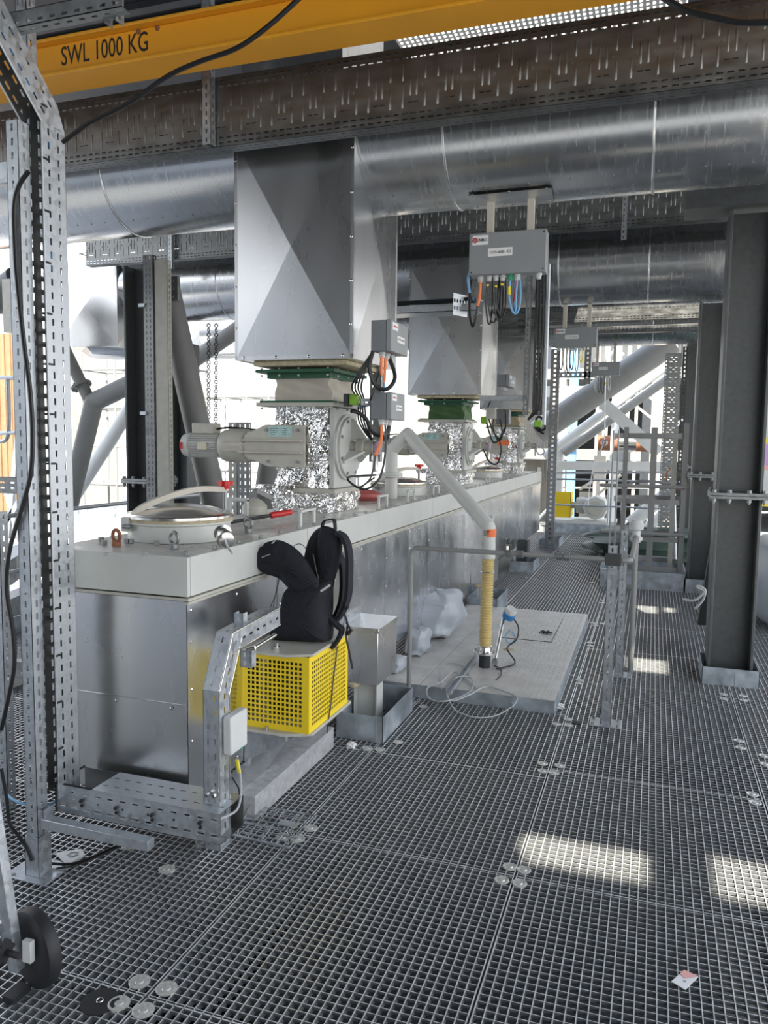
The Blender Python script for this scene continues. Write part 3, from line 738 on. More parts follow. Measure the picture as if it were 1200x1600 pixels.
    MB().lathe((-2.845, ya, za), X_, [(0, .095), (.01, .105), (.03, .112), (.07, .115), (.09, .118), (.19, .118), (.20, .11), (.26, .11)], 36).build('gearbox', 'beige', t)
    b = MB()
    for z in (za-.03, za, za+.03): b.box(-2.78, -2.64, ya-.125, ya-.10, z-.005, z+.005)
    b.build('gearbox_lugs', 'cream', t)
    b = MB(); b.lathe((-3.10, ya, za), X_, [(0, .070), (.25, .070), (.27, .062)], 36)
    for k in range(28):
        q = 2*PI*k/28; dy, dz = math.cos(q), math.sin(q)
        b.bar((-3.09, ya+dy*.077, za+dz*.077), (-2.87, ya+dy*.077, za+dz*.077), .004, .018, (0, dy, dz))
    b.build('motor', 'paint', t)
    MB().lathe((-3.16, ya, za), X_, [(0, .05), (.008, .078), (.05, .086), (.065, .086)], 32).build('fan_cowl', 'paint', t)
    MB().box(-3.07, -2.90, ya-.055, ya+.055, za+.08, za+.155).build('terminal_box', 'beige', t, .008)
    MB().box(-3.0, -2.93, ya-.096, ya-.084, za-.03, za+.02).build('motor_plate', 'metalplate', t)
    MB().box(-3.145, -3.13, ya-.092, ya-.08, za-.03, za+.02).build('red_arrow', 'red', t)
    MB().tube([(-2.92, ya, za+.11), (-2.86, ya, za+.12), (-2.78, ya+.02, za+.125), (-2.6, ya+.1, za+.11), (-2.5, ya+.2, za+.12)], .007, 8, 5).build('motor_cable', 'cable', t)
    return t
v1 = valve('nearest foil-wrapped rotary valve with cream compensator and grey motor to its left', 'cream')
v2 = copy_tree(v1, (v1.location.x, v1.location.y+SPC, TZ), None, 'second foil-wrapped rotary valve, with a dark green compensator')
v3 = copy_tree(v1, (v1.location.x, v1.location.y+2*SPC, TZ), None, 'third foil-wrapped rotary valve, small and farthest, with a tan compensator')
for v_, cm in ((v2, 'greenf'), (v3, 'tan')):
    for o in kids(v_):
        if o.name.startswith('compensator'): o.data = o.data.copy(); o.data.materials[0] = M[cm]
# red lockout tag on the farthest valve
q = P(788, 692, Y=4.7+2*SPC-.04); tag(MB().box(q.x-.1, q.x+.08, 4.64+2*SPC, 4.645+2*SPC, q.z-.035, q.z+.035).build('warning_tag', 'orlab'), 'orange-red tag fixed to the farthest valve', 'tag')
# green sensor box and its bracket
q = P(548, 628, Y=4.7)
t = thing('valve_switch', 'lime green switch box on a bracket at the right of the nearest valve', 'switch', (q.x+.03, 4.7, q.z-.03))
MB().box(q.x, q.x+.055, 4.66, 4.72, q.z-.02, q.z+.045).build('housing', 'lime', t, .006)
MB().box(q.x-.03, q.x, 4.65, 4.73, q.z-.03, q.z+.05).build('clamp', 'tape', t)
b = MB(); csec(b, (q.x+.05, 4.75, q.z-.02), (1, .35, 0), Z_, (.35, -1, 0), .24, .045, .03, (.02,), None, .05, .03, .01); b.build('bracket', 'galv', t)
q2 = P(680, 632, Y=4.7+SPC); 

# ================================================================== ENCLOSURES
def gland(t, p, m='white', r=.015, h=.035):
    return MB().lathe(p, -Z_, [(0, r*1.25), (h*.35, r*1.25), (h*.4, r), (h*.8, r*1.05), (h, r*.7)], 12).build('cable_gland', m, t)
def cabletube(pts, r, m, name='cable', parent=None, label=None, k=6, cat='cable', group=None):
    o = MB().tube(pts, r, 7, k).build(name, m, parent)
    if label: tag(o, label, cat, group)
    return o
def wide_box(label, a, b, y, names, glands, depth=.12):
    """enclosure facing -Y; a = photo pixel of top left, b = bottom right"""
    p, q = P(a[0], a[1], Y=y), P(b[0], b[1], Y=y)
    x0, x1, z0, z1 = p.x, q.x, q.z, p.z
    t = thing('junction_box', label, 'junction box', ((x0+x1)/2, y+depth/2, z0), None)
    MB().box(x0, x1, y+.035, y+depth, z0, z1).build('box_body', 'box', t, .006)
    MB().box(x0-.002, x1+.002, y, y+.033, z0-.002, z1+.002).build('box_lid', 'box', t, .006)
    s = MB()
    for x in (x0+.015, x1-.015):
        for z in (z0+.015, z1-.015): s.cyl((x, y-.001, z), (x, y+.001, z), .005, n=10)
    s.build('lid_screws', 'ink', t)
    W, H = x1-x0, z1-z0
    if names:
        lb = MB().box(x0+W*.04, x0+W*.25, y-.0015, y, z1-H*.28, z1-H*.05).build('maker_label', 'label', t)
        r = MB(); cx, cz = x0+W*.075, z1-H*.165; r.torus((cx, y-.002, cz), Y_, H*.055, H*.012, 20, 5); r.torus((cx, y-.002, cz), Y_, H*.026, H*.010, 14, 5); r.build('round_logo', 'red', t)
        text('maker_lettering', names[0], 'ink', t, (x0+W*.105, y-.0015, z1-H*.20), X_, Z_, H*.075, W*.135, .0008, .01)
        MB().box(x0+W*.25, x0+W*.57, y-.0015, y, z0+H*.42, z0+H*.62).build('number_label', 'label', t)
        text('number_lettering', names[1], 'ink', t, (x0+W*.275, y-.0015, z0+H*.485), X_, Z_, H*.07, W*.27, .0008, .0)
    for (f, m) in glands: gland(t, (x0+W*f, y+depth*.5, z0), m, .016 if W > .4 else .011)
    return t, x0, x1, z0, z1
t, x0, x1, z0, z1 = wide_box('long grey junction box with maker label hanging under the nearest duct', (734, 366), (852, 423), 4.82, ('UNIMAX', '1-KTP1-AH001  -R21'),
    [(.13, 'white'), (.25, 'white'), (.34, 'white'), (.43, 'white'), (.53, 'greenpl'), (.62, 'white'), (.90, 'white')])
W = x1-x0; zg = z0-.03; yy = 4.88
def loop(f, dz, m, r, dx=.04, back=.03, lab=None, nm='cable'):
    xx = x0+W*f
    return [V((xx, yy, zg)), V((xx-.004, yy, zg-dz*.5)), V((xx+dx*.3, yy+back*.3, zg-dz*.95)), V((xx+dx*.8, yy+back*.7, zg-dz*.95)), V((xx+dx, yy+back, zg-dz*.45)), V((xx+dx*.8, yy+back, zg+.05))]
for f, dz, m, r, dx in ((.22, .26, 'cable', .006, .03), (.25, .25, 'cable', .005, .05), (.28, .20, 'cable', .005, .05), (.33, .24, 'cable', .006, .045), (.36, .22, 'cable', .005, .05), (.42, .22, 'cable', .005, -.03)):
    cabletube(loop(f, dz, m, r, dx), r, m, 'cable_loop', t)
cabletube(loop(.53, .20, 'blcab', .007, .06), .007, 'blcab', 'blue_cable', t); cabletube(loop(.62, .19, 'blcab', .006, -.02), .006, 'blcab', 'blue_cable', t)
cabletube([V((x0+W*.62, yy, zg)), V((x0+W*.60, yy, zg-.05)), V((x0+W*.575, yy+.02, zg-.13))], .005, 'red', 'red_cable', t)
cabletube([V((x0+W*.13, yy, zg)), V((x0+W*.125, yy, zg-.08)), V((x0+W*.10, yy, zg-.15))], .010, 'orcab', 'orange_sleeve', t)
cabletube([V((x0+W*.10, yy, zg-.15)), V((x0+W*.08, yy, zg-.22)), V((x0+W*.03, yy+.02, zg-.27)), V((x0-W*.02, yy+.03, zg-.20)), V((x0-W*.03, yy+.04, zg-.05)), V((x0-W*.02, yy+.05, zg+.02))], .009, 'cable', 'thick_cable', t)
cabletube([V((x0+W*.01, yy, z0+.05)), V((x0-W*.04, yy, z0+.0)), V((x0-W*.03, yy+.03, z0-.09))], .009, 'blcab', 'blue_hose', t)
for f, dz in ((.24, .02), (.35, .03), (.43, .02), (.53, .04)): MB().cyl((x0+W*f-.004, yy, zg-dz), (x0+W*f-.005, yy, zg-dz-(.05 if f > .5 else .012)), .010).build('cable_marker', 'ycab', t)
t, x0, x1, z0, z1 = wide_box('medium grey junction box hanging under the second duct', (867, 513), (932, 541), 8.58, ('UNIMAX', '1-KTP2-AH001'), [(.1+.1*k, 'white') for k in range(7)])
W = x1-x0; yy = 8.64; zg = z0-.03
for f, dz, m in ((.12, .20, 'cable'), (.22, .22, 'white'), (.3, .24, 'cable'), (.38, .2, 'cable'), (.5, .22, 'grcab'), (.6, .12, 'ycab')): cabletube(loop(f, dz, m, .006, .03), .006, m, 'cable_loop', t)
for px in (883, 921): x = P(px, 500, Y=8.65).x; MB().box(x-.02, x+.02, 8.62, 8.66, z1, 3.22).build('hanger_rod', 'cream', t)
t, x0, x1, z0, z1 = wide_box('small grey junction box farthest away, before the big diagonal tube', (925, 566), (968, 586), 12.3, ('UNIMAX', '1-KTP3-AH001'), [(.15+.12*k, 'white') for k in range(5)])
W = x1-x0; yy = 12.36; zg = z0-.03
for f, dz, m in ((.12, .2, 'grcab'), (.25, .22, 'cable'), (.38, .24, 'cable'), (.5, .1, 'ycab'), (.6, .2, 'grcab')): cabletube(loop(f, dz, m, .007, .03), .007, m, 'cable_loop', t)
for px in (934, 961): x = P(px, 550, Y=12.36).x; MB().box(x-.02, x+.02, 12.34, 12.38, z1, 3.22).build('hanger_rod', 'cream', t)
# side-facing boxes next to the nearest valve: face looks +X
def side_box(label, xface, a, b, names, ncab, group=None):
    """a = pixel of near top corner of the front (+X) face, b = far bottom corner"""
    p, q = P(a[0], a[1], X=xface), P(b[0], b[1], X=xface)
    y0, y1, z1 = p.y, q.y, p.z; z0 = q.z
    t = thing('junction_box', label, 'junction box', (xface-.06, (y0+y1)/2, z0), group)
    MB().box(xface-.13, xface-.035, y0, y1, z0, z1).build('box_body', 'boxd', t, .005)
    MB().box(xface-.033, xface, y0-.002, y1+.002, z0-.002, z1+.002).build('box_lid', 'box', t, .005)
    D, H = y1-y0, z1-z0
    MB().box(xface, xface+.0015, y0+D*.06, y0+D*.38, z1-H*.30, z1-H*.06).build('maker_label', 'label', t)
    text('maker_lettering', names[0], 'red', t, (xface+.0015, y0+D*.10, z1-H*.21), Y_, Z_, H*.06, D*.24, .0008)
    MB().box(xface, xface+.0015, y0+D*.35, y0+D*.78, z0+H*.35, z0+H*.56).build('number_label', 'label', t)
    text('number_lettering', names[1], 'ink', t, (xface+.0015, y0+D*.39, z0+H*.42), Y_, Z_, H*.07, D*.34, .0008)
    for k in range(3): gland(t, (xface-.08, y0+D*(.2+.27*k), z0), 'white', .017)
    return t, y0, y1, z0, z1
XB = -1.50
t, ya, yb, za, zbx = side_box('upper dark-sided junction box beside the bottom of the nearest hopper', XB, (612, 499), (637, 557), ('UNIMAX', 'KTP1 M21'), 3)
bx1 = (ya, yb, za)
xc = XB-.08
cabletube([V((xc, ya+.05, za-.03)), V((xc-.01, ya+.05, za-.12)), V((xc-.05, ya+.01, za-.28)), P(585, 625, Y=4.9), P(570, 634, Y=4.85), P(556, 628, Y=4.75)], .008, 'cable', 'power_cable', t)
cabletube([V((xc, ya+.13, za-.03)), V((xc, ya+.12, za-.10)), V((xc, ya+.11, za-.18))], .009, 'orcab', 'orange_sleeve', t)
cabletube([V((xc, ya+.05, za-.03)), V((xc, ya+.05, za-.14))], .009, 'orcab', 'orange_sleeve', t)
cabletube([V((xc, ya+.11, za-.18)), V((xc-.01, ya+.09, za-.32)), P(585, 628, Y=4.95), P(575, 634, Y=4.9), P(560, 634, Y=4.8)], .007, 'blcab', 'blue_cable', t)
cabletube([V((xc-.04, ya+.01, za-.0)), V((xc-.05, ya-.02, za-.10)), V((xc-.02, ya-.0, za-.20)), V((xc+.02, ya+.1, za-.22)), V((xc+.04, ya+.2, za-.14)), V((xc, ya+.2, za-.02))], .013, 'cable', 'thick_cable', t)
for k in range(4): cabletube([V((xc-.05, ya+.0, za-.02)), V((xc-.10-.02*k, ya-.02, za-.20)), P(569-3*k, 625, Y=4.9), P(572-4*k, 655, Y=4.95), P(578-2*k, 678, Y=5.0), P(584+k, 692, Y=5.0)], .006, 'cable', 'sensor_cable', t)
t, ya, yb, za, zbx = side_box('lower dark-sided junction box, between the first valve and the bent white pipe', XB, (612, 613), (632, 657), ('UNIMAX', 'KTP1 B21'), 3)
cabletube([V((xc, ya+.05, za-.03)), V((xc+.0, ya+.05, za-.12)), V((xc-.03, ya+.03, za-.22))], .010, 'orcab', 'orange_sleeve', t)
cabletube([V((xc, ya+.12, za-.03)), V((xc+.01, ya+.1, za-.2)), V((xc-.01, ya+.05, za-.36)), V((xc-.10, ya+.02, za-.43)), V((xc-.20, ya, za-.36)), V((-1.75, 4.9, 1.52))], .007, 'cable', 'sensor_cable', t)
cabletube([V((xc-.03, ya+.03, za-.22)), V((xc-.05, ya, za-.36)), V((xc-.12, ya, za-.42)), V((-1.76, 4.9, 1.5))], .006, 'cable', 'sensor_cable', t)
cabletube([V((xc, ya+.2, za-.03)), V((xc-.02, ya+.2, za-.12)), P(598, 682, Y=4.95), P(583, 676, Y=4.9), P(572, 655, Y=4.85), P(560, 645, Y=4.8), P(549, 642, Y=4.75)], .014, 'cable', 'thick_cable', t)
# bracket post that carries the two boxes
q = P(578, 600, Y=5.15)
strut('bracket_post', 'short dark slotted post carrying the two junction boxes beside the nearest valve', (q.x, 5.15, 1.60), Z_, X_, -Y_, .75, .08, .05, m='galvd', sl=.03)
# junction boxes by the second valve
t, ya, yb, za, zbx = side_box('small dark junction box standing on the strut arm beside the second hopper', P(802, 600, Y=8.2).x, (796, 585), (805, 607), ('UNIMAX', 'KTP2'), 2)
q = P(775, 655, Y=8.2); b = MB().box(q.x-.10, q.x, 8.15, 8.25, q.z-.0, q.z+.12); tag(b.build('terminal_box', 'beige', bevel=.006), 'small pale terminal box over the cables of the second valve', 'junction box')
q = P(785, 645, Y=8.3); b = MB().box(q.x-.06, q.x+.08, 8.25, 8.38, q.z-.12, q.z+.03); tag(b.build('terminal_box', 'boxd', bevel=.006), 'dark junction box with hanging cables beside the second valve', 'junction box')
for k in range(4):
    pts = [P(x_, y_, Y=8.2+.02*k) for x_, y_ in (((775+3*k, 640), (770, 665), (778, 688), (785+2*k, 680), (782, 655)), ((760, 660), (768+2*k, 690), (780, 686), (790, 668), (790, 640)), ((755, 700+k), (765, 722), (775+k, 724), (783, 705), (781, 690)), ((770, 620), (762, 640), (768, 668), (780, 685), (786+k, 668)))[k]]
    cabletube(pts, .009, 'cable', 'valve_cable', None, ('looped black cable under the strut arm of the second valve', 'short black cable from the second valve to its dark box', 'thin cable loop hanging under the second valve sensor', 'black cable bundle at the second valve collar')[k])
q = P(756, 655, Y=8.4); tag(MB().box(q.x-.03, q.x+.04, 8.38, 8.46, q.z-.05, q.z+.03).build('valve_switch', 'lime', bevel=.006), 'lime green switch box beside the second valve', 'switch')
q = P(841, 662, Y=12.1); tag(MB().box(q.x-.05, q.x+.05, 12.05, 12.16, q.z-.05, q.z+.05).build('valve_switch', 'lime', bevel=.006), 'lime green switch box beside the farthest valve', 'switch')
cabletube([P(x_, y_, Y=12.1) for x_, y_ in ((838, 665), (846, 672), (852, 668), (848, 655), (840, 652), (836, 668), (850, 678))], .018, 'cable', 'valve_cable', None, 'tangle of black cables beside the farthest valve')
cabletube([P(x_, y_, Y=12.1) for x_, y_ in ((838, 695), (848, 700), (850, 708), (842, 710), (838, 700), (846, 690))], .010, 'grcab', 'valve_cable', None, 'thin grey cable coil at the sensor of the farthest valve')

# vertical cable channels right of the second hopper + strut arm
t = thing('cable_ladder', 'pair of slotted channels with black cables hanging right of the second hopper', 'cable ladder', (-1.1, 7.85, 1.9))
a = P(823, 430, Y=7.85); b_ = P(823, 648, Y=7.85)
bb = MB(); csec(bb, (a.x, 7.85, b_.z), Z_, X_, -Y_, a.z-b_.z+.15, .05, .05, (.025,), (.025,), .05, .03, .012); bb.build('channel', 'galvd', t)
bb = MB(); csec(bb, (a.x+.08, 7.92, b_.z), Z_, X_, -Y_, a.z-b_.z+.15, .10, .06, (.03, .07), (.03,), .05, .03, .012); bb.build('tray_base', 'tray', t)
for k in range(3): cabletube([V((a.x+.10+.03*k, 7.88, a.z+.1)), V((a.x+.11+.03*k, 7.87, 2.9)), V((a.x+.10+.03*k, 7.88, 2.5)), V((a.x+.12+.02*k, 7.88, b_.z+.1)), V((a.x+.05, 7.88, b_.z-.05))], .012, 'cable', 'cable', t)
MB().cyl((a.x+.21, 7.88, b_.z-.1), (a.x+.21, 7.88, a.z+.1), .018).build('conduit', 'galv', t)
a = P(748, 612, Y=7.9); c = P(820, 612, Y=7.9)
strut('strut_channel', 'horizontal slotted strut arm reaching from the second hopper to the vertical channels', (a.x, 7.9, a.z-.04), X_, Y_, Z_, c.x-a.x, .10, .05, pitch=.05, rows=(.03, .07), frows=None)
q = P(617, 482, Y=6.6); q2 = P(745, 475, Y=6.6)
t = thing('cable_tray', 'flat galvanised tray holding a dark cable bundle, between the first and second hoppers', 'cable tray', (q.x, 6.7, q.z))
MB().box(q.x-.4, q2.x, 6.6, 6.61, q.z-.045, q.z+.015).box(q.x-.4, q2.x, 6.6, 6.85, q.z-.045, q.z-.04).build('tray_base', 'galv', t)
for k in range(4): MB().tube([(q.x-.4, 6.64+.05*k, q.z+.06), ((q.x+q2.x)/2, 6.66+.04*k, q.z+.05+.01*k), (q2.x-.05, 6.64+.05*k, q.z+.065)], .018, 8, 4).build('cable', 'cable' if k != 1 else 'blue', t)
q = P(708, 465, Y=6.5); bb = MB(); bb.perf((q.x, 6.5, q.z-.14), (.2, .45, 0), Z_, (-.9, .4, 0), slots(.4, .08, [(.06, 0), (.12, 0)], .05, .03), .18, .003); tag(bb.build('bracket_plate', 'galv'), 'small pale slotted bracket plate left of the long junction box cables', 'bracket')
# tall perforated post at the right side of the housing far end
q = P(858, 856, Y=12.9)
t = thing('slotted_post', 'tall perforated post at the far end of the housing, dotted with round holes', 'post', (q.x, 12.9, 0))
bb = MB(); csec(bb, (q.x-.07, 12.9, 0), Z_, X_, -Y_, 3.25, .14, .08, (.07,), (.04,), .075, .035, .035); bb.build('channel', 'galvd', t)
q = P(880, 590, Y=13.0); bb = MB(); csec(bb, (-1.55, 13.0, q.z), X_, Z_, -Y_, .62, .09, .08, (.045,), None, .07, .035, .03); bb.build('arm', 'galv', t)
q = P(917, 600, Y=13.0); bb = MB(); csec(bb, (q.x-.05, 13.0, q.z), Z_, X_, -Y_, .75, .10, .08, (.05,), None, .07, .035, .03); bb.build('drop_channel', 'galvd', t)

# ================================================================== BENT WHITE PIPE, RIBBED HOSE, PLATFORM
t = thing('checker_plate_platform', 'low checker-plate platform on the deck beside the housing', 'platform', (-1.1, 6.3, 0))
PZ = .09; A0, A1, B0, B1 = -1.74, -.535, 4.99, 7.70
def lugs(b, x0, x1, y0, y1, z):
    y = y0+.02; r = 0
    while y < y1-.01:
        x = x0+.02+(.02 if r % 2 else 0)
        while x < x1-.01:
            s_ = 1 if (r % 2) else -1
            dx, dy = .013, .009*s_; w_ = .0035
            b.add([(x-dx, y-dy, z), (x+.0, y-w_-.001, z), (x+dx, y+dy, z), (x, y+w_+.001, z), (x, y, z+.0028)], [(0, 1, 4), (1, 2, 4), (2, 3, 4), (3, 0, 4)])
            x += .040
        y += .024; r += 1
b = MB()
xs_ = [A0, -1.42, A1]
for (x0_, x1_, y0_, y1_) in ((A0, -1.444, B0, 6.3), (A0, -1.444, 6.305, B1), (-1.44, A1, B0, 6.48), (-1.44, A1, 6.484, B1)):
    b.box(x0_, x1_, y0_, y1_, PZ-.005, PZ); lugs(b, x0_, x1_, y0_, y1_, PZ)
b.build('checker_sheet', 'plate', t)
MB().box(A0, A1, B0-.004, B0, 0, PZ-.001).box(A1-.004, A1, B0, B1, 0, PZ-.001).box(A0, A1, B1, B1+.004, 0, PZ-.001).build('edge_upstand', 'kerb', t)
b = MB(); q = P(858, 1010, Z=PZ); 
b.box(-1.0, -.72, 6.485, 6.487, PZ, PZ+.0015); 
MB().box(-1.16, -.74, 6.478, 6.486, PZ, PZ+.003).box(-.744, -.74, 6.48, 7.4, PZ, PZ+.0025).build('hatch_seam', 'ink', t)

HXc, HYc = P(757, 1042, Z=PZ).x, P(757, 1042, Z=PZ).y
t = thing('ribbed_hose', 'yellow ribbed hose standing on a round flange in the checker plate', 'hose', (HXc, HYc, PZ))
zt_ = P(762, 868, Y=HYc).z; zf = P(757, 1020, Y=HYc).z
prof = []; n = 34
for i in range(n):
    h = (zt_-zf-.03)*i/n; p_ = (zt_-zf-.03)/n
    prof += [(h, .040), (h+p_*.3, .040), (h+p_*.5, .0465), (h+p_*.8, .0465), (h+p_*.95, .040)]
xt = P(763, 868, Y=HYc).x
dr = V((xt-HXc, 0, zt_-zf)); MB().lathe((HXc, HYc, zf+.03), dr, prof, 28).build('hose_body', 'hose', t, 0, 60)
MB().lathe((HXc, HYc, zf), Z_, [(0, .085), (.012, .085), (.014, .055), (.05, .05)], 32).build('flange', 'steel', t)
b = MB()
for k in range(6): q = 2*PI*k/6; hexbolt(b, (HXc+math.cos(q)*.07, HYc+math.sin(q)*.07, zf+.012), Z_, .008, .012)
b.build('flange_bolts', 'galvd', t)
MB().lathe((HXc, HYc, PZ-.02), Z_, [(0, .042), (zf-PZ+.02, .042)], 24).build('pipe_stub', 'black', t)
MB().torus((HXc, HYc, zf+.055), Z_, .048, .004).build('hose_clamp', 'steel', t)
MB().torus((xt-.002, HYc, zt_-.12), Z_, .048, .004).build('hose_clamp', 'steel', t)
e1 = P(764, 822, Y=HYc+.02); e2 = P(637, 678, Y=6.15); e3 = P(612, 704, Y=6.15)
t = thing('vent_pipe', 'white pipe rising from the lid, bending over and sloping down into the ribbed hose', 'pipe', (e3.x, 6.15, TZ))
R0 = .052
for (a, c) in ((V((xt, HYc, zt_-.02)), V((e1.x, HYc, e1.z))), (V((e1.x, HYc, e1.z)), e2), (e2, V((e3.x, 6.15, e3.z))), (V((e3.x, 6.15, e3.z)), V((e3.x, 6.15, TZ)))):
    MB().cyl(a, c, R0, n=28).lathe(c, Z_, [(-R0*.98, .01), (-R0*.7, R0*.71), (0, R0), (R0*.7, R0*.71), (R0*.98, .01)], 28).build('pipe_run', 'paint', t)
q = P(612, 742, Y=6.15); MB().cyl((e3.x, 6.15, q.z-.016), (e3.x, 6.15, q.z), .095, n=28).cyl((e3.x, 6.15, q.z+.003), (e3.x, 6.15, q.z+.019), .095, n=28).build('flange', 'paint', t)
o_ = MB(); c = V((xt, HYc, P(766, 832, Y=HYc).z)); 
for k in range(9):
    q = -PI*.62+PI*.62*k/8+.3; r_ = R0+.0012
    if k: o_.add([(c.x+math.cos(qp)*r_, c.y+math.sin(qp)*r_, c.z-.028), (c.x+math.cos(q)*r_, c.y+math.sin(q)*r_, c.z-.028), (c.x+math.cos(q)*r_, c.y+math.sin(q)*r_, c.z+.028), (c.x+math.cos(qp)*r_, c.y+math.sin(qp)*r_, c.z+.028)], [(0, 1, 2, 3)])
    qp = q
o_.build('orange_label', 'orlab', t)
b = MB()
for k in range(3): b.box(c.x-.028, c.x+.02-.01*k, c.y-R0-.004, c.y-R0+.001, c.z+.012-.014*k, c.z+.016-.014*k)
b.build('label_print', 'ink', t)
MB().box(c.x-.045, c.x+.02, c.y-R0+.006, c.y-R0+.009, c.z-.085, c.z-.078).build('tape_mark', 'print', t)
# slotted rail across the platform, level transmitter, cable coil
a = P(702, 1090, Z=PZ+.03); c = P(800, 945, Z=PZ+.30)
a = P(705, 1082, Z=PZ+.02); c = P(745, 1030, Z=PZ+.02)
b = MB(); d = V((c.x-a.x, c.y-a.y, 0)); L_ = d.length; d.normalize(); csec(b, (a.x, a.y, PZ+.001), d, V((-d.y, d.x, 0)), Z_, L_+.15, .04, .0, None); 
b = MB(); sd = V((-d.y, d.x, 0)); b.ob(V((a.x, a.y, PZ+.002)), d*(L_+.15), sd*.004, Z_*.03); b.ob(V((a.x, a.y, PZ+.002))+sd*.036, d*(L_+.15), sd*.004, Z_*.03); b.ob(V((a.x, a.y, PZ+.002)), d*(L_+.15), sd*.04, Z_*.003)
tag(b.build('strut_rail', 'galv'), 'galvanised strut channel lying on the platform in front of the hose', 'strut')
a = P(772, 1000, Z=PZ+.1); c = P(790, 965, Y=6.15)
t = thing('level_transmitter', 'blue and white transmitter on a steel stem behind the ribbed hose', 'transmitter', (a.x, a.y, PZ))
a = V((HXc+.06, HYc+.10, PZ+.04)); c = P(787, 966, Y=5.95); dd = (c-a).normalized()
MB().cyl(a, c, .014, n=14).build('stem', 'steel', t); MB().box(a.x-.02, a.x+.02, a.y-.02, a.y+.02, PZ, a.z).build('foot', 'galv', t)
h = V((.35, -.3, .88)).normalized(); b0 = c+V((.03, 0, .0))
MB().lathe(b0, h, [(0, .03), (.01, .047), (.055, .050), (.06, .046)], 24).build('blue_housing', 'blue', t); MB().lathe(b0+h*.06, h, [(0, .045), (.02, .047), (.04, .04)], 24).build('white_cap', 'white', t)
cabletube([b0+V((.05, 0, 0)), b0+V((.09, -.02, -.06)), b0+V((.08, -.05, -.15)), b0+V((.02, -.1, -.21)), V((HXc+.2, HYc+.15, PZ+.01)), V((HXc+.1, HYc-.05, PZ+.01))], .006, 'cable', 'lead', t)
cabletube([b0+V((.03, -.03, -.08)), b0+V((-.01, -.03, -.14)), b0+V((.03, -.03, -.19)), b0+V((.07, -.03, -.14)), b0+V((.04, -.03, -.09))], .005, 'blcab', 'blue_lead', t)
pp = [(745, 1075), (710, 1050), (690, 1065), (668, 1075), (672, 1092), (700, 1095), (735, 1080), (737, 1060), (715, 1058), (698, 1075), (705, 1095), (735, 1085), (760, 1073), (795, 1083), (808, 1092), (800, 1105)]
cabletube([P(x_, y_, Z=PZ+.008+.012*(i % 3)) for i, (x_, y_) in enumerate(pp)], .005, 'grcab', 'cable_coil', None, 'loosely coiled light grey cable on the front edge of the platform')
cabletube([P(x_, y_, Z=z_) for x_, y_, z_ in ((700, 1080, .10), (702, 1095, .07), (715, 1112, .02), (745, 1121, .01), (775, 1118, .01), (798, 1105, .02), (800, 1098, .06))], .005, 'grcab', 'loose_cable', None, 'light grey cable drooping over the front edge of the platform')
cabletube([P(x_, y_, Z=PZ+.008) for x_, y_ in ((690, 1078), (688, 1045), (700, 1036), (725, 1042), (735, 1060))], .0035, 'grcab', 'loose_cable', None, 'thin grey cable arc on the platform left of the hose foot')
cabletube([P(x_, y_, Z=PZ+.008) for x_, y_ in ((772, 1040), (782, 1045), (783, 1055), (775, 1062))], .004, 'cable', 'loose_cable', None, 'short black cable curl beside the hose flange')
b = MB(); q = P(850, 990, Z=PZ)
for k in range(4): b.tube([q+V((-.04+.02*k, -.01*k, .006)), q+V((-.01+.02*k, .02*(-1)**k, .02)), q+V((.03+.012*k, .01*k, .006))], .006, 6, 3)
tag(b.build('cable_tie_scrap', 'cable'), 'small black scrap of cable ties on the far right of the platform', 'scrap')
q = P(795, 1015, Z=PZ); b = MB(); b.lathe((q.x, q.y, PZ), Z_, [(0, .05), (.008, .03), (.012, .005)], 9); tag(b.build('dust_heap', 'tan'), 'tiny heap of brown dust right of the hose flange', 'dirt', kind='stuff')

# silver bags under the housing
def sack(name, label, c, s, seed, m='bag', cat='bag', group=None, amp=.16):
    rnd = random.Random(seed); n, k = 28, 16; vs = []
    ph = [rnd.uniform(0, 6) for _ in range(6)]
    for j in range(k+1):
        v = -PI/2+PI*j/k
        for i in range(n):
            u = 2*PI*i/n
            sx = abs(math.cos(u))**.6*math.copysign(1, math.cos(u)); sy = abs(math.sin(u))**.6*math.copysign(1, math.sin(u)); cz = abs(math.sin(v))**.7*math.copysign(1, math.sin(v)); cr = abs(math.cos(v))**.5
            w_ = 1+amp*.5*math.sin(3*u+ph[0]+4*v)+amp*.35*math.sin(7*u+ph[1]-3*v)+amp*.3*math.sin(9*v+ph[2]+2*u)
            vs.append((c[0]+s[0]*sx*cr*w_, c[1]+s[1]*sy*cr*w_, max(.0, c[2]+s[2]*cz*(1+amp*.3*math.sin(5*u+ph[3])))))
    fs = [(j*n+i, j*n+(i+1) % n, (j+1)*n+(i+1) % n, (j+1)*n+i) for j in range(k) for i in range(n)]
    b = MB().add(vs, fs); o = b.build(name, m, None, 0, 60); tag(o, label, cat, group); return o
q = P(690, 985, X=-1.62)
sack('insulation_bag', 'big crumpled silver-grey insulation bag stuffed under the housing behind the platform pipe', (-1.72, 6.45, .27), (.20, .38, .18), 3)
sack('insulation_bag', 'small silver-grey bag bulging out under the housing, left of the big one', (-1.68, 5.75, .19), (.08, .16, .10), 5)
sack('insulation_bag', 'tiny silver-grey bag end at floor level behind the clad support leg', (-1.70, 5.25, .14), (.06, .12, .05), 9)

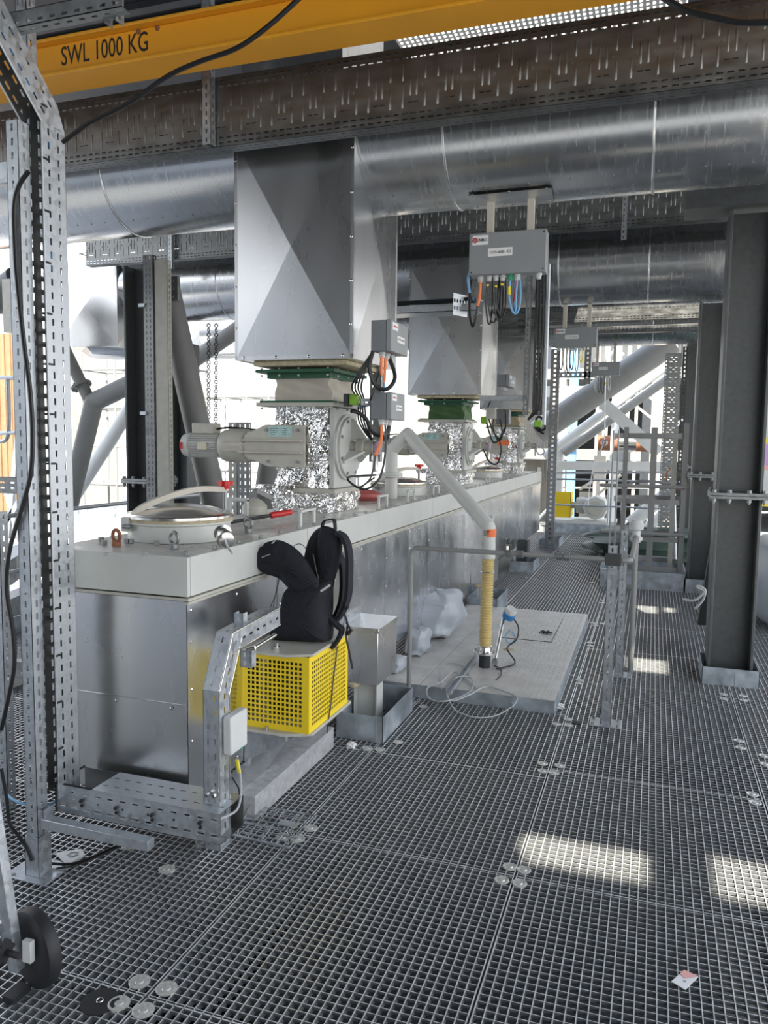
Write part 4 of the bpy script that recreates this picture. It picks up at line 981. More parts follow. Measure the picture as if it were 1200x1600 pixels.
# clad support legs along the housing, standing in kerbs
def support_leg(label, y, zt, kl, kx1, first=False, x1=-1.515):
    t = thing('clad_support_leg', label, 'support leg', (-1.60, y+.2, 0), 'clad support legs')
    x0 = TX1+.004
    MB().box(x0, x1, y, y+.36, .275, zt-.003).build('cladding', 'alu', t, .003)
    MB().box(x0-.0, x1+.006, y-.006, y+.37, zt-.03, zt).build('cap', 'aluw', t, .002)
    b = MB().prism([(x0, y+.02, zt), (x0, y+.34, zt), (x0, y+.34, zt+.07), (x0, y+.06, zt+.07)], (.008, 0, 0)); b.build('fixing_plate', 'galv', t)
    b = MB()
    for yy_ in (.08, .2, .3): rivet(b, (x0+.008, y+yy_, zt+.045), X_)
    for x in (x0+.02, x1-.02): rivet(b, (x, y-.006, zt-.015), -Y_, .005)
    b.build('rivets', 'galvd', t)
    b = MB(); hcol(b, x0+.06, x1-.02, y+.05, 0, .30, .008, .006, .11); b.build('leg', 'paint', t)
    b = MB(); b.lathe((x0+.07, y+.03, .235), Z_, [(0, .012), (.01, .03), (.035, .04), (.045, .02)], 10); b.build('insulation_tuft', 'insul', t)
    return t
support_leg('nearest aluminium-clad support leg in an open galvanised kerb, right of the backpack', 4.32, .625, 0, 0)
kerb('post_kerb', 'open galvanised kerb around the nearest clad support leg', -1.706, -1.412, 4.13, 4.72, .155, slit=-1.455)
for (px, py, lab, n_) in ((776, 959, 'second', 'behind the ribbed hose'), (832, 896, 'third', 'beyond the transmitter'), (873, 857, 'fourth', 'at the far end of the housing')):
    q = P(px, py, Z=0)
    kerb('post_kerb', '%s galvanised kerb along the housing, %s' % (lab, n_), q.x-.32, q.x, q.y, q.y+.62, .15)
    if lab == 'second': support_leg('second clad support leg, seen behind the ribbed hose', q.y+.1, 1.0, 0, 0, x1=-1.53)
    else: tag(hcol(MB(), q.x-.25, q.x-.1, q.y+.15, 0, .42, .01, .01, .2).build('support_stub', 'col'), '%s short dark support foot under the housing, in its own kerb' % lab, 'support')

# ================================================================== PIPE RAIL AND SLOTTED POSTS
t = thing('pipe_rail', 'grey steel pipe rising from the deck, running right at waist height and down again', 'pipe', (-1.48, 4.88, 0))
zr = P(800, 865, Y=4.88).z; xe = P(972, 878, Y=4.88).x
pts = [V((-1.487, 4.88, .0))]; 
for k in range(7): q = PI/2*k/6; pts.append(V((-1.487+.05*(1-math.cos(q)), 4.88, zr-.05+.05*math.sin(q))))
MB().tube([pts[0]]+pts[1:]+[V((xe, 4.88, zr))], .0155, 14).build('pipe', 'tube', t)
pe = [V((xe, 4.88, zr)), V((xe+.04, 4.89, zr)), V((xe+.055, 4.93, zr)), V((xe+.055, 5.0, zr)), V((xe+.055, 6.0, zr+.0))]
MB().tube(pe, .0165, 14, 5).build('elbow', 'tube', t)
MB().tube([V((xe+.055, 6.0, zr)), V((xe+.055, 6.14, zr)), V((xe+.055, 6.14, zr-.05)), V((xe+.055, 6.14, .0))], .021, 14).build('down_pipe', 'tube', t)
for px in (795, 813, 874, 886):
    x = P(px, 865, Y=4.88).x; MB().cyl((x-.018, 4.88, zr), (x+.018, 4.88, zr), .024, n=20).build('coupling', 'galvd', t)
x = P(793, 855, Y=4.88).x; MB().cyl((x, 4.88, zr), (x, 4.88, zr+.05), .008).box(x-.015, x+.025, 4.87, 4.89, zr+.048, zr+.056).build('valve_lever', 'steel', t)
MB().lathe((-1.487, 4.88, 0), Z_, [(0, .045), (.006, .045), (.008, .02)], 20).build('foot_flange', 'galv', t)
MB().cyl((-1.487, 4.88, .03), (-1.487, 4.88, .07), .0165).build('red_mark', 'red', t)
MB().lathe((xe+.055, 6.14, zr-.04), Z_, [(0, .03), (.02, .045), (.04, .045), (.05, .03), (.09, .03), (.10, .05), (.14, .055), (.17, .035)], 16).build('hose_valve', 'white', t)
def slot_post(label, x, y, h, rodlen=0):
    t = thing('slotted_post', label, 'post', (x, y, 0), 'slotted posts of the pipe rail')
    b = MB(); csec(b, (x-.03, y-.025, .03), Z_, X_, -Y_, h, .055, .05, (.0275,), (.025,), .055, .024, .010); b.build('channel', 'galv', t)
    MB().box(x-.10, x+.09, y-.07, y+.08, 0, .008).build('base_plate', 'galv', t, .001)
    MB().box(x-.034, x+.030, y-.03, y-.026, .008, .15).box(x-.034, x-.030, y-.03, y+.03, .008, .15).box(x+.026, x+.03, y-.03, y+.03, .008, .15).build('socket', 'galv', t)
    for dx in (-.08, .07):
        for dy in (-.05, .06): hexbolt(MB(), (x+dx, y+dy, .008), Z_, .010, .012).build('anchor_bolt', 'galvd', t)
    return t
slot_post('nearer slotted post clamped to the pipe rail, with bolted base plate', -.208, 4.93, 1.10)
slot_post('farther slotted post of the pipe rail, just behind the nearer one', -.175, 6.04, 1.08)
b = MB().box(-.25, -.155, 4.86, 4.90, zr-.035, zr+.035); tag(b.build('pipe_clamp', 'tape', bevel=.004), 'black pipe clamp holding the rail to the nearer slotted post', 'clamp')
for px, lb in ((958, 'left'), (966, 'right')):
    x = P(px, 700, Y=6.2).x
    tag(MB().cyl((x, 6.2, .9), (x, 6.2, P(px, 672, Y=6.2).z), .007, n=10).build('conduit', 'galvd'), '%s of two thin vertical conduits above the slotted posts' % lb, 'conduit')

# ================================================================== YELLOW GUARD AND BACKPACK
GX0, GX1, GY0, GY1, GZ0, GZ1 = -1.745, -1.402, 3.08, 3.545, .437, .787
t = thing('drive_guard', 'bright yellow perforated drive guard between two grey plates, with a backpack on top', 'machine guard', ((GX0+GX1)/2, (GY0+GY1)/2, GZ0))
def sqperf(L, H, mg, pit, hs):
    nx = int((L-2*mg)/pit); nz = int((H-2*mg)/pit); ox = (L-nx*pit)/2; oz = (H-nz*pit)/2; md = [(0, ox, [])]
    for i in range(nx):
        u = ox+pit*i; md.append((u, u+pit, [(u+pit/2-hs/2, u+pit/2+hs/2, oz+pit*(j+.5)-hs/2, oz+pit*(j+.5)+hs/2) for j in range(nz)]))
    md.append((ox+nx*pit, L, [])); return md
MB().perf((GX0, GY0, GZ0), X_, Z_, -Y_, sqperf(GX1-GX0, GZ1-GZ0, .022, .0215, .0135), GZ1-GZ0, .002).build('front_mesh_panel', 'yellow', t)
MB().perf((GX1, GY0, GZ0), Y_, Z_, X_, sqperf(GY1-GY0, GZ1-GZ0, .022, .0215, .0135), GZ1-GZ0, .002).build('side_mesh_panel', 'yellow', t)
MB().perf((GX0, GY1, GZ0), X_, Z_, Y_, sqperf(GX1-GX0, GZ1-GZ0, .022, .0215, .0135), GZ1-GZ0, .002).build('rear_mesh_panel', 'yellow', t)
def chplate(z0, z1, nm, m):
    MB().prism([(-1.75, 3.045, z0), (-1.50, 3.045, z0), (-1.392, 3.10, z0), (-1.392, 3.57, z0), (-1.44, 3.60, z0), (-1.75, 3.60, z0)], (0, 0, z1-z0)).build(nm, m, t, .002)
chplate(GZ1, GZ1+.012, 'top_plate', 'beige'); chplate(GZ0-.014, GZ0, 'bottom_plate', 'beige')
b = MB(); hexbolt(b, (-1.58, 3.12, GZ1+.012), Z_, .016, .012); b.cyl((-1.58, 3.12, GZ1+.02), (-1.58, 3.12, GZ1+.04), .006); hexbolt(b, (-1.5, 3.06, GZ0-.014), -Z_, .01, .02); hexbolt(b, (-1.6, 3.06, GZ0-.0), Z_, .008, .02)
b.build('bolts', 'steel', t)
MB().lathe((-1.60, 3.30, GZ0+.02), Z_, [(0, .10), (.10, .12), (.22, .12), (.30, .06)], 24).build('drive_motor', 'black', t)
MB().prism([(-1.75, 3.12, GZ0-.014), (-1.75, 3.50, GZ0-.014), (-1.75, 3.12, GZ0-.21)], (.02, 0, 0)).prism([(-1.75, 3.14, GZ0-.014), (-1.45, 3.14, GZ0-.014), (-1.75, 3.14, GZ0-.20)], (0, .012, 0)).build('bracket', 'galv', t)

BYp = 3.33; BZ = GZ1+.012
bt = thing('backpack', 'open black backpack standing on the yellow drive guard', 'backpack', (P(475, 1000, Y=BYp).x, BYp, BZ))
def inflate(name, px, y, T, m, parent, wr=.006, seed=1, rings=6):
    rnd = random.Random(seed); o = [P(a, c, Y=y) for a, c in px]; o = [V(v) for v in spline(o+[o[0]], 4)[:-1]]
    n = len(o); c = sum(o, V((0, 0, 0)))/n; vs = []
    ss = [math.sin(PI/2*(k+1)/rings) for k in range(rings)][::-1]  # 1..small
    layers = [(s_, math.sqrt(max(0, 1-s_**4))) for s_ in ss]
    fr = [[c+(p-c)*s_+V((0, -T*d_+rnd.uniform(-wr, wr)*(1 if s_ < .99 else 0), rnd.uniform(-wr, wr)*.4)) for p in o] for s_, d_ in layers]
    bk = [[c+(p-c)*s_+V((0, T*d_, 0)) for p in o] for s_, d_ in layers[1:]]
    allr = [r for r in reversed(fr)]+bk
    for r in allr: vs += r
    m_ = len(allr); fs = [(j*n+i, j*n+(i+1) % n, (j+1)*n+(i+1) % n, (j+1)*n+i) for j in range(m_-1) for i in range(n)]
    fs += [tuple(range(n))[::-1], tuple(range((m_-1)*n, m_*n))]
    o_ = MB().add(vs, fs).build(name, m, parent, 0, 70); o_.modifiers.new('sub', 'SUBSURF').levels = 1; o_.modifiers['sub'].render_levels = 1
    bpy_flip(o_); return o_
def bpy_flip(o):
    import bmesh
    bm = bmesh.new(); bm.from_mesh(o.data); bmesh.ops.recalc_face_normals(bm, faces=bm.faces); bm.to_mesh(o.data); bm.free()
inflate('main_compartment', [(430, 999), (432, 1001), (470, 1002), (512, 1001), (518, 997), (518, 975), (513, 940), (517, 915), (510, 905), (480, 905), (450, 918), (444, 940), (436, 965), (425, 990)], BYp, .105, 'fabric', bt, .004, 2)
inflate('back_panel', [(517, 975), (516, 940), (522, 905), (530, 880), (534, 850), (531, 834), (522, 826), (508, 821), (500, 826), (498, 850), (497, 890), (496, 930), (500, 960)], BYp+.07, .05, 'fabric', bt, .003, 3)
inflate('open_side_panel', [(503, 822), (491, 830), (481, 848), (475, 875), (474, 895), (480, 905), (494, 912), (500, 900), (499, 860), (506, 832)], BYp+.09, .03, 'fabric', bt, .002, 4)
inflate('lining', [(500, 832), (490, 842), (482, 860), (478, 880), (479, 893), (492, 898), (497, 880), (500, 850)], BYp+.055, .012, 'fabin', bt, .001, 5)
inflate('front_flap', [(395, 872), (395, 862), (399, 855), (411, 853), (414, 848), (424, 845), (433, 843), (450, 849), (466, 861), (480, 878), (490, 896), (500, 914), (498, 924), (478, 932), (462, 928), (449, 914), (436, 903), (424, 899), (410, 893), (400, 884)], BYp-.05, .048, 'fabric', bt, .006, 6)
inflate('side_pocket', [(440, 955), (430, 975), (426, 990), (432, 999), (446, 995), (448, 965)], BYp+.03, .06, 'fabric', bt, .004, 7)
def ribbon(name, pts, w, th, m, parent, side=Y_, k=6):
    p = spline([V(a) for a in pts], k); b = MB(); vs = []
    for i, q in enumerate(p):
        T_ = (p[min(i+1, len(p)-1)]-p[max(i-1, 0)]).normalized(); s_ = (V(side)-T_*T_.dot(V(side))).normalized(); n_ = T_.cross(s_)
        vs += [q-s_*w/2-n_*th/2, q+s_*w/2-n_*th/2, q+s_*w/2+n_*th/2, q-s_*w/2+n_*th/2]
    n = len(p); fs = [(4*j+i, 4*j+(i+1) % 4, 4*j+4+(i+1) % 4, 4*j+4+i) for j in range(n-1) for i in range(4)]+[(3, 2, 1, 0), (4*n-4, 4*n-3, 4*n-2, 4*n-1)]
    return b.add(vs, fs).build(name, m, parent, 0, 50)
def pl(px, y): return [P(a, c, Y=y) for a, c in px]
ribbon('grab_handle', pl([(503, 826), (506, 815), (514, 812), (522, 813), (524, 828)], BYp+.07), .030, .006, 'fabric', bt)
ribbon('shoulder_strap', pl([(526, 832), (538, 840), (545, 862), (546, 895), (544, 930), (536, 955), (524, 972)], BYp+.05), .065, .016, 'fabric', bt)
ribbon('shoulder_strap', pl([(520, 860), (533, 875), (537, 905), (534, 940), (522, 968)], BYp+.12), .065, .016, 'fabric', bt)
ribbon('hip_belt', pl([(514, 965), (528, 978), (534, 985), (528, 1000), (520, 1012)], BYp-.0), .045, .014, 'fabric', bt)
ribbon('webbing', pl([(538, 960), (543, 975), (541, 995), (545, 1015), (551, 1045)], BYp+.02), .018, .003, 'fabric', bt)
ribbon('webbing', pl([(541, 972), (548, 985), (545, 992), (540, 988)], BYp+.02), .018, .003, 'fabric', bt)
MB().bar(P(540, 952, Y=BYp), P(543, 948, Y=BYp), .02, .014).build('buckle', 'cable', bt)
MB().bar(P(543, 990, Y=BYp), P(549, 984, Y=BYp), .02, .014).build('buckle', 'cable', bt)
MB().bar(P(501, 924, Y=BYp-.10), P(516, 914, Y=BYp-.085), .004, .010).build('reflective_strip', 'refl', bt)
MB().bar(P(425, 849, Y=BYp-.104), P(430, 845, Y=BYp-.10), .012, .005).build('reflective_tab', 'refl', bt)
MB().bar(P(409, 871, Y=BYp-.104), P(422, 866, Y=BYp-.104), .003, .005).build('grey_badge', 'print', bt)
cabletube(pl([(456, 858), (462, 851), (472, 851), (482, 862), (490, 865), (498, 868)], BYp+.04), .0018, 'cable', 'drawcord', bt)
cabletube(pl([(437, 902), (432, 925), (424, 945), (418, 962), (417, 968)], BYp-.03), .0018, 'cable', 'drawcord', bt)
cabletube(pl([(435, 905), (430, 930), (427, 950), (425, 965)], BYp-.03), .0018, 'cable', 'drawcord', bt)
MB().tube(pl([(489, 866), (492, 880), (495, 895), (497, 905), (488, 920), (470, 927)], BYp-.09), .003, 6, 4).build('zip', 'black', bt)
cabletube([P(a, c, X=GX1+.006) for a, c in ((527, 1010), (525, 1030), (521, 1060), (518, 1090), (516, 1108), (513, 1125), (511, 1146))], .003, 'cable', 'frayed_cord', None, 'frayed dark cord hanging down the side of the yellow guard', cat='cord')

# ================================================================== LEFT FOREGROUND FRAME
t = thing('slotted_post', 'tall slotted post on a base plate at the left edge of the photo', 'post', (-2.255, 2.37, 0))
b = MB(); csec(b, (-2.288, 2.34, .12), Z_, X_, -Y_, P(40, 175, Y=2.34).z-.14, .055, .055, (.0275,), (.0275,), .05, .026, .010)
b.build('channel', 'galv', t)
MB().box(-2.295, -2.225, 2.333, 2.337, .008, .17).box(-2.228, -2.224, 2.333, 2.40, .008, .17).box(-2.295, -2.291, 2.333, 2.40, .008, .17).build('socket', 'galv', t)
MB().box(-2.37, -2.17, 2.30, 2.46, 0, .007).build('base_plate', 'galv', t, .001)
b = MB(); hexbolt(b, (-2.223, 2.365, .11), X_, .008, .01); b.torus((-2.22, 2.365, .22), X_, .012, .004)
for x, y in ((-2.34, 2.32), (-2.20, 2.33), (-2.34, 2.44), (-2.2, 2.44)): hexbolt(b, (x, y, .007), Z_, .008, .003)
b.build('bolts', 'galvd', t)
a = P(68, 1268, Y=2.37)
o = MB().box(-2.222, P(237, 1305, Y=2.37).x, 2.345, 2.387, .205, .245).build('cantilever_arm', 'galv', bevel=.002); tag(o, 'short galvanised cantilever arm low down, reaching right from the left post', 'arm')
b = MB(); csec(b, (-2.215, 2.35, .18), Z_, Y_, X_, .10, .06, .02, None); b.build('arm_plate', 'galv', t)
strut('hanger_channel', 'slotted post stub behind the bent vertical tray, hanging from the top left strut', (P(26, 100, Y=2.6).x, 2.6, P(30, 240, Y=2.6).z), Z_, X_, -Y_, RZ-.05-P(30, 240, Y=2.6).z, .055, .05, rows=(.015, .04))
q = P(15, 30, Y=2.31); q2 = P(190, 3, Y=2.31)
strut('ceiling_strut', 'slotted strut crossing the top left corner in front of the crane beam', (-2.7, 2.31, P(60, 36, Y=2.31).z), X_, Z_, -Y_, q2.x+2.7, .055, .05, rows=(.016,), frows=(.025,), m='galvd')
q = P(172, 32, Y=2.36); bq = MB(); csec(bq, (q.x-.03, 2.36, q.z), Z_, X_, -Y_, .4, .05, .05, (.025,), (.025,), .05, .026, .012); tag(bq.build('hanger_channel', 'galvd'), 'short slotted channel end hanging over the crane beam near the lettering', 'strut')
# tall vertical tray with mitred bend towards the viewer
t = thing('cable_tray', 'tall vertical perforated tray beside the left post, bent forward at the top, blue cable inside', 'cable tray', (-2.31, 2.55, .28))
vx0, vx1, vy0, vy1 = -2.284, -2.198, 2.42, 2.54; zb_ = P(72, 188, Y=2.42).z
def tray_run(parent, x0, x1, p_in, p_out, z_in, z_out):
    pass
b = MB(); L_ = zb_-.30
b.perf((vx1, vy0, .30), Z_, Y_, X_, slots(L_, .05, [(.035, 0), (.085, 0)], .026, .010), vy1-vy0, .002)
b.build('right_flange', 'galv', t)
b = MB(); b.perf((vx0, vy0, .30), Z_, Y_, X_, slots(L_+.1, .05, [(.03, 0), (.08, 0)], .03, .012), vy1-vy0, .002); b.build('left_flange', 'tray', t)
b = MB(); b.perf((vx0, vy1, .30), Z_, X_, -Y_, slots(L_+.05, .05, [(.03, 0), (.06, 0)], .03, .012), vx1-vx0, .002); b.build('tray_base', 'tray', t)
MB().cyl((vx1, vy0, .30), (vx1, vy0, zb_), .003, n=8).cyl((vx0, vy0, .30), (vx0, vy0, zb_), .003, n=8).build('rolled_rims', 'galv', t)
dz_ = V((0, -.707, .707)); dn = V((0, .707, .707)); O_ = V((vx1+.0015, vy0, zb_)); L2 = 1.1; H2 = (vy1-vy0)
b = MB(); b.perf(O_, dz_, dn, X_, slots(L2, .05, [(.035, 0), (.085, 0)], .026, .010), H2, .002); b.prism([V((vx1+.0008, vy0, zb_)), V((vx1+.0008, vy1, zb_)), V((vx1+.0008, vy0, zb_))+dn*H2], (-.0012, 0, 0)); b.build('bent_right_flange', 'galv', t)
b = MB(); O2 = V((vx0-.0015, vy0, zb_)); b.perf(O2, dz_, dn, X_, slots(L2, .05, [(.03, 0), (.08, 0)], .03, .012), H2, .002); b.perf(O2+dn*H2, dz_, X_, -dn, slots(L2, .05, [(.03, 0), (.06, 0)], .03, .012), vx1-vx0, .002); b.prism([V((vx0, vy1, zb_-.0)), V((vx1-.002, vy1, zb_)), V((vx1-.002, vy0, zb_))+dn*H2, V((vx0, vy0, zb_))+dn*H2], (0, .002, .001)); b.build('bent_base', 'tray', t)
MB().cyl(O_, O_+dz_*L2, .003, n=8).cyl(O2, O2+dz_*L2, .003, n=8).build('bent_rims', 'galv', t)
cabletube([V((vx1-.010, vy0+.02, .36)), V((vx1-.010, vy0+.025, .5)), V((vx1-.008, vy0+.02, 1.2)), V((vx1-.010, vy0+.02, 2.2)), V((vx1-.008, vy0+.02, zb_)), V((vx1-.008, vy0+.02, zb_))+dz_*1.0], .005, 'blue', 'blue_cable', t, k=10)
b = MB()
for k in range(14): z = .5+.19*k; b.box(vx1-.02, vx1+.003, vy0+.0, vy0+.03, z, z+.008)
b.build('cable_ties', 'cable', t)
# black cables of the frame
cabletube([P(a, c, Y=2.33) for a, c in ((45, 268), (30, 290), (22, 325), (24, 400), (28, 450), (38, 540), (47, 610), (51, 680), (48, 740), (35, 790), (15, 860), (10, 920), (20, 985), (22, 1040), (12, 1095), (2, 1140))], .009, 'cable', 'black_cable', None, 'thick black cable snaking down the left edge in front of the post')
cabletube([P(a, c, Y=2.28) for a, c in ((98, 222), (140, 192), (200, 162), (260, 120), (310, 97), (370, 75), (420, 40), (470, -5))], .008, 'cable', 'black_cable', None, 'black cable slung diagonally across the yellow crane beam')
cabletube([P(a, c, Y=3.6) for a, c in ((1030, -8), (1070, 15), (1120, 28), (1160, 35), (1215, 34))], .014, 'cable', 'black_cable', None, 'black cable in the top right corner before the wide tray')
cabletube([P(a, c, Y=2.33) for a, c in ((2, 1200), (10, 1245), (15, 1285), (28, 1305), (42, 1325), (50, 1345))], .007, 'cable', 'black_cable', None, 'black cable curling down to the foot of the left post')
cabletube([P(a, c, Z=.02) for a, c in ((76, 1349), (110, 1350), (135, 1343), (165, 1330), (190, 1318), (215, 1305))], .006, 'cable', 'black_cable', None, 'black cable crossing the floor over the white paper at the left post')
cabletube([P(a, c, Z=.02) for a, c in ((88, 1357), (120, 1352), (150, 1340), (190, 1322), (222, 1306))], .004, 'cable', 'black_cable', None, 'thin black cable beside the thicker one on the floor by the left post')
cabletube([P(a, c, Z=.12) for a, c in ((2, 1195), (8, 1235), (25, 1252), (50, 1258), (75, 1258), (88, 1250))], .006, 'blcab', 'pale_blue_cable', None, 'pale blue cable looping behind the foot of the left post')
q = P(108, 1340, Z=.006); b = MB(); pw = [P(a, c, Z=.008) for a, c in ((86, 1334), (128, 1328), (133, 1337), (108, 1356))]; b.prism(pw, (0, 0, .004)); pw2 = [P(a, c, Z=.013) for a, c in ((88, 1333), (126, 1327), (133, 1335), (110, 1350))]; b.prism(pw2, (0, 0, .002))
t = thing('paper_note', 'crumpled white paper with a printed emblem, on the floor by the left post', 'paper', (q.x, q.y, 0)); b.build('sheet', 'label', t)
c = sum(pw2, V())/4; b = MB()
for R_, r_ in ((.020, .0012), (.012, .001)): b.torus(c+Z_*.003, Z_, R_, r_, 20, 5)
for k in range(5): q_ = 2*PI*k/5; b.bar(c+V((math.cos(q_)*.012, math.sin(q_)*.012, .003)), c+V((math.cos(q_)*.028, math.sin(q_)*.028, .003)), .0015, .001)
b.build('printed_emblem', 'print', t)
# low tray with cover + bent tray rising to the guard
t = thing('cable_tray', 'low horizontal slotted tray with a short cover at the foot of the housing end', 'cable tray', (-1.9, 2.5, .22))
lx0, lx1, ly = P(88, 1250, Y=2.45).x, P(345, 1300, Y=2.45).x, 2.45
lz0, lz1 = .228, .345
def lowm(L):
    md = []; n = int(L/.055)
    for i in range(n):
        u = L/n*i; c = u+L/n/2; md.append((u, L/n*(i+1), [(c-.014, c+.014, .026, .033), (c-.012, c+.012, .088, .094), (c-.005, c+.004, .056, .065)] if i % 2 else [(c-.014, c+.014, .026, .033), (c-.012, c+.012, .088, .094)]))
    return md
b = MB(); b.perf((lx0, ly, lz0), X_, Z_, -Y_, lowm(lx1-lx0), lz1-lz0, .002)
n = int((lx1-lx0)/.055)
for i in range(n):
    c = lx0+(lx1-lx0)/n*(i+.5)
    for v in (.022, .037): b.ob((c-.018, ly, lz0+v-.0015), (.036, 0, 0), (0, -.004, 0), (0, 0, .003))
    for v in (.084, .098): b.ob((c-.014, ly, lz0+v-.0015), (.028, 0, 0), (0, -.003, 0), (0, 0, .003))
b.build('front_flange', 'galv', t)
MB().perf((lx0, ly+.002, lz0), X_, Y_, Z_, slots(lx1-lx0, .05, [(.05, 0), (.12, 0)], .025, .007), .17, .002).box(lx0, lx1, ly+.17, ly+.172, lz0, lz1).build('tray_base', 'tray', t)
MB().perf((P(144, 1240, Y=ly).x, ly-.003, lz1+.004), X_, Y_, Z_, slots(lx1-P(144, 1240, Y=ly).x, .05, [(.05, 0), (.12, 0)], .025, .007), .175, .003).build('cover', 'galv', t)
MB().tube([(lx0, ly, lz0), (lx0, ly, lz1+.003), (P(144, 1240, Y=ly).x, ly, lz1+.004)], .005, 6).tube([(lx0, ly, lz1+.003), (lx0, ly+.17, lz1+.003)], .005, 6).build('edge_trim', 'black', t)
b = MB()
for px, py in ((128, 1251), (182, 1262), (238, 1273), (313, 1285)): q = P(px, py, Y=ly-.004); hexbolt(b, q, -Y_, .008, .01); b.cyl(q-Z_*.02, q-Z_*.02-Y_*.004, .007)
b.build('bolts', 'black', t)
t = thing('cable_tray', 'narrow slotted tray rising from the floor and bending over toward the yellow guard', 'cable tray', (-1.54, 2.5, .15))
nx0, nx1 = -1.578, -1.509; F1, F2 = .075, .06
path = [(2.50, .17), (2.50, .80), (2.60, 1.0), (3.0, 1.02)]
def strip(b, x, pts, nd, wdt, slotrows, nn): 
    for i in range(len(pts)-1):
        a, c = V((x, pts[i][0], pts[i][1])), V((x, pts[i+1][0], pts[i+1][1])); L = (c-a).length; d = (c-a).normalized(); yield a, d, L
for i in range(3):
    a = V((nx0-.0015*i, path[i][0], path[i][1])); c = V((nx0-.0015*i, path[i+1][0], path[i+1][1])); nx1 = -1.509+.0015*i-.0015*i*0; wx_ = nx1-a.x; d = (c-a).normalized(); L = (c-a).length; out = V((0, -d.z, d.y))
    b = MB(); b.perf(a, d, X_, out, slots(L, .055, [(.02, 0), (.05, 0)] if i == 0 else [(.035, 0)], .024, .007), wx_, .002)
    b.perf(a+X_*wx_, d, -out, X_, slots(L, .055, [(.04, 0)], .024, .010), F1, .002)
    b.perf(a, d, -out, -X_, [(0, L, [])], F1, .002)
    b.build('tray_section', 'galv', t)
    r = MB(); r.cyl(a+X_*wx_, c+X_*wx_, .0035, n=8); r.cyl(a+X_*wx_-out*F1, c+X_*wx_-out*F1, .004, n=8); r.build('rolled_rim', 'steel', t)
b = MB()
for px, py in ((326, 1240), (337, 1241), (326, 1262), (336, 1264), (326, 1305), (337, 1284)): q = P(px, py, Y=2.495); hexbolt(b, q, -Y_, .008, .02)
b.build('bolts', 'steel', t)
a, c = P(398, 1012, X=-1.43), P(430, 992, X=-1.43)
tag(MB().cyl(a, c, .008, n=12).cyl(P(398, 1012, X=-1.43), P(386, 1015, X=-1.46), .008, n=12).build('support_rod', 'steel'), 'bright steel rod end pointing at the backpack from the bent tray', 'rod')
for (px, py, w_, h_, lb) in ((372, 968, .04, .05, 'upper slotted clip bracket on the bent tray'), (384, 1030, .05, .07, 'lower slotted clip bracket under the bent tray end')):
    q = P(px, py, Y=2.72); b = MB(); csec(b, (q.x-w_/2, 2.72, q.z-h_/2), Z_, X_, -Y_, h_, w_, .04, (.02,), None, .035, .02, .008); tag(b.build('clip_bracket', 'galv'), lb, 'bracket')
a, c = P(361, 1124, X=-1.47), P(387, 1178, X=-1.47)
t = thing('junction_box', 'small white junction box with a green dot on the bent tray before the yellow guard', 'junction box', (-1.5, a.y, c.z))
zt1 = P(361, 1122, X=-1.47).z; zb1 = P(361, 1182, X=-1.47).z
MB().box(-1.506, -1.47, a.y, c.y, zb1, zt1).build('box_body', 'white', t, .006)
q = P(378, 1169, X=-1.469); MB().cyl((-1.47, q.y, q.z), (-1.4685, q.y, q.z), .006).build('green_dot', 'greenpl', t)
cabletube([P(x_, y_, X=-1.48) for x_, y_ in ((371, 1186), (374, 1200), (376, 1220), (376, 1245), (370, 1265), (355, 1275), (343, 1280))], .005, 'grcab', 'grey_cable', t)
MB().bar(P(370, 1187, X=-1.476), P(374, 1207, X=-1.476), .010, .008).build('cable_marker', 'ycab', t)
cabletube([P(x_, y_, X=-1.49) for x_, y_ in ((363, 1215), (372, 1230), (374, 1243), (372, 1252))], .003, 'cable', 'thin_lead', t)
# wire mesh tray offcut on the floor
t = thing('wire_mesh_tray', 'flat wire-mesh tray offcut lying on the grating in front of the support beam', 'wire tray', (P(420, 1290, Z=0).x, P(420, 1290, Z=0).y, 0))
c0, c1, c2, c3 = [P(a, c, Z=.03) for a, c in ((370, 1255), (495, 1275), (452, 1325), (345, 1300))]
b = MB()
for k in range(8): s_ = k/7; b.tube([c0.lerp(c3, s_), c1.lerp(c2, s_)], .003, 6)
for k in range(6): s_ = k/5; b.tube([c0.lerp(c1, s_)+Z_*.003, c3.lerp(c2, s_)+Z_*.003], .003, 6)
b.tube([c3, c2], .006, 6)
b.build('mesh', 'galv', t)
b = MB()
for f_ in (.25, .6, .95): b.tube([c0.lerp(c1, f_), c0.lerp(c1, f_).lerp(c3.lerp(c2, f_), .3)+Z_*.05, c0.lerp(c1, f_).lerp(c3.lerp(c2, f_), .7)+Z_*.05, c3.lerp(c2, f_)], .003, 6, 4)
b.build('raised_wires', 'steel', t)
q = P(450, 1302, Z=.0); tag(MB().box(q.x-.05, q.x+.04, q.y-.01, q.y+.035, .034, .04).build('metal_offcut', 'galv'), 'small flat metal offcut lying on the wire-mesh tray', 'scrap')

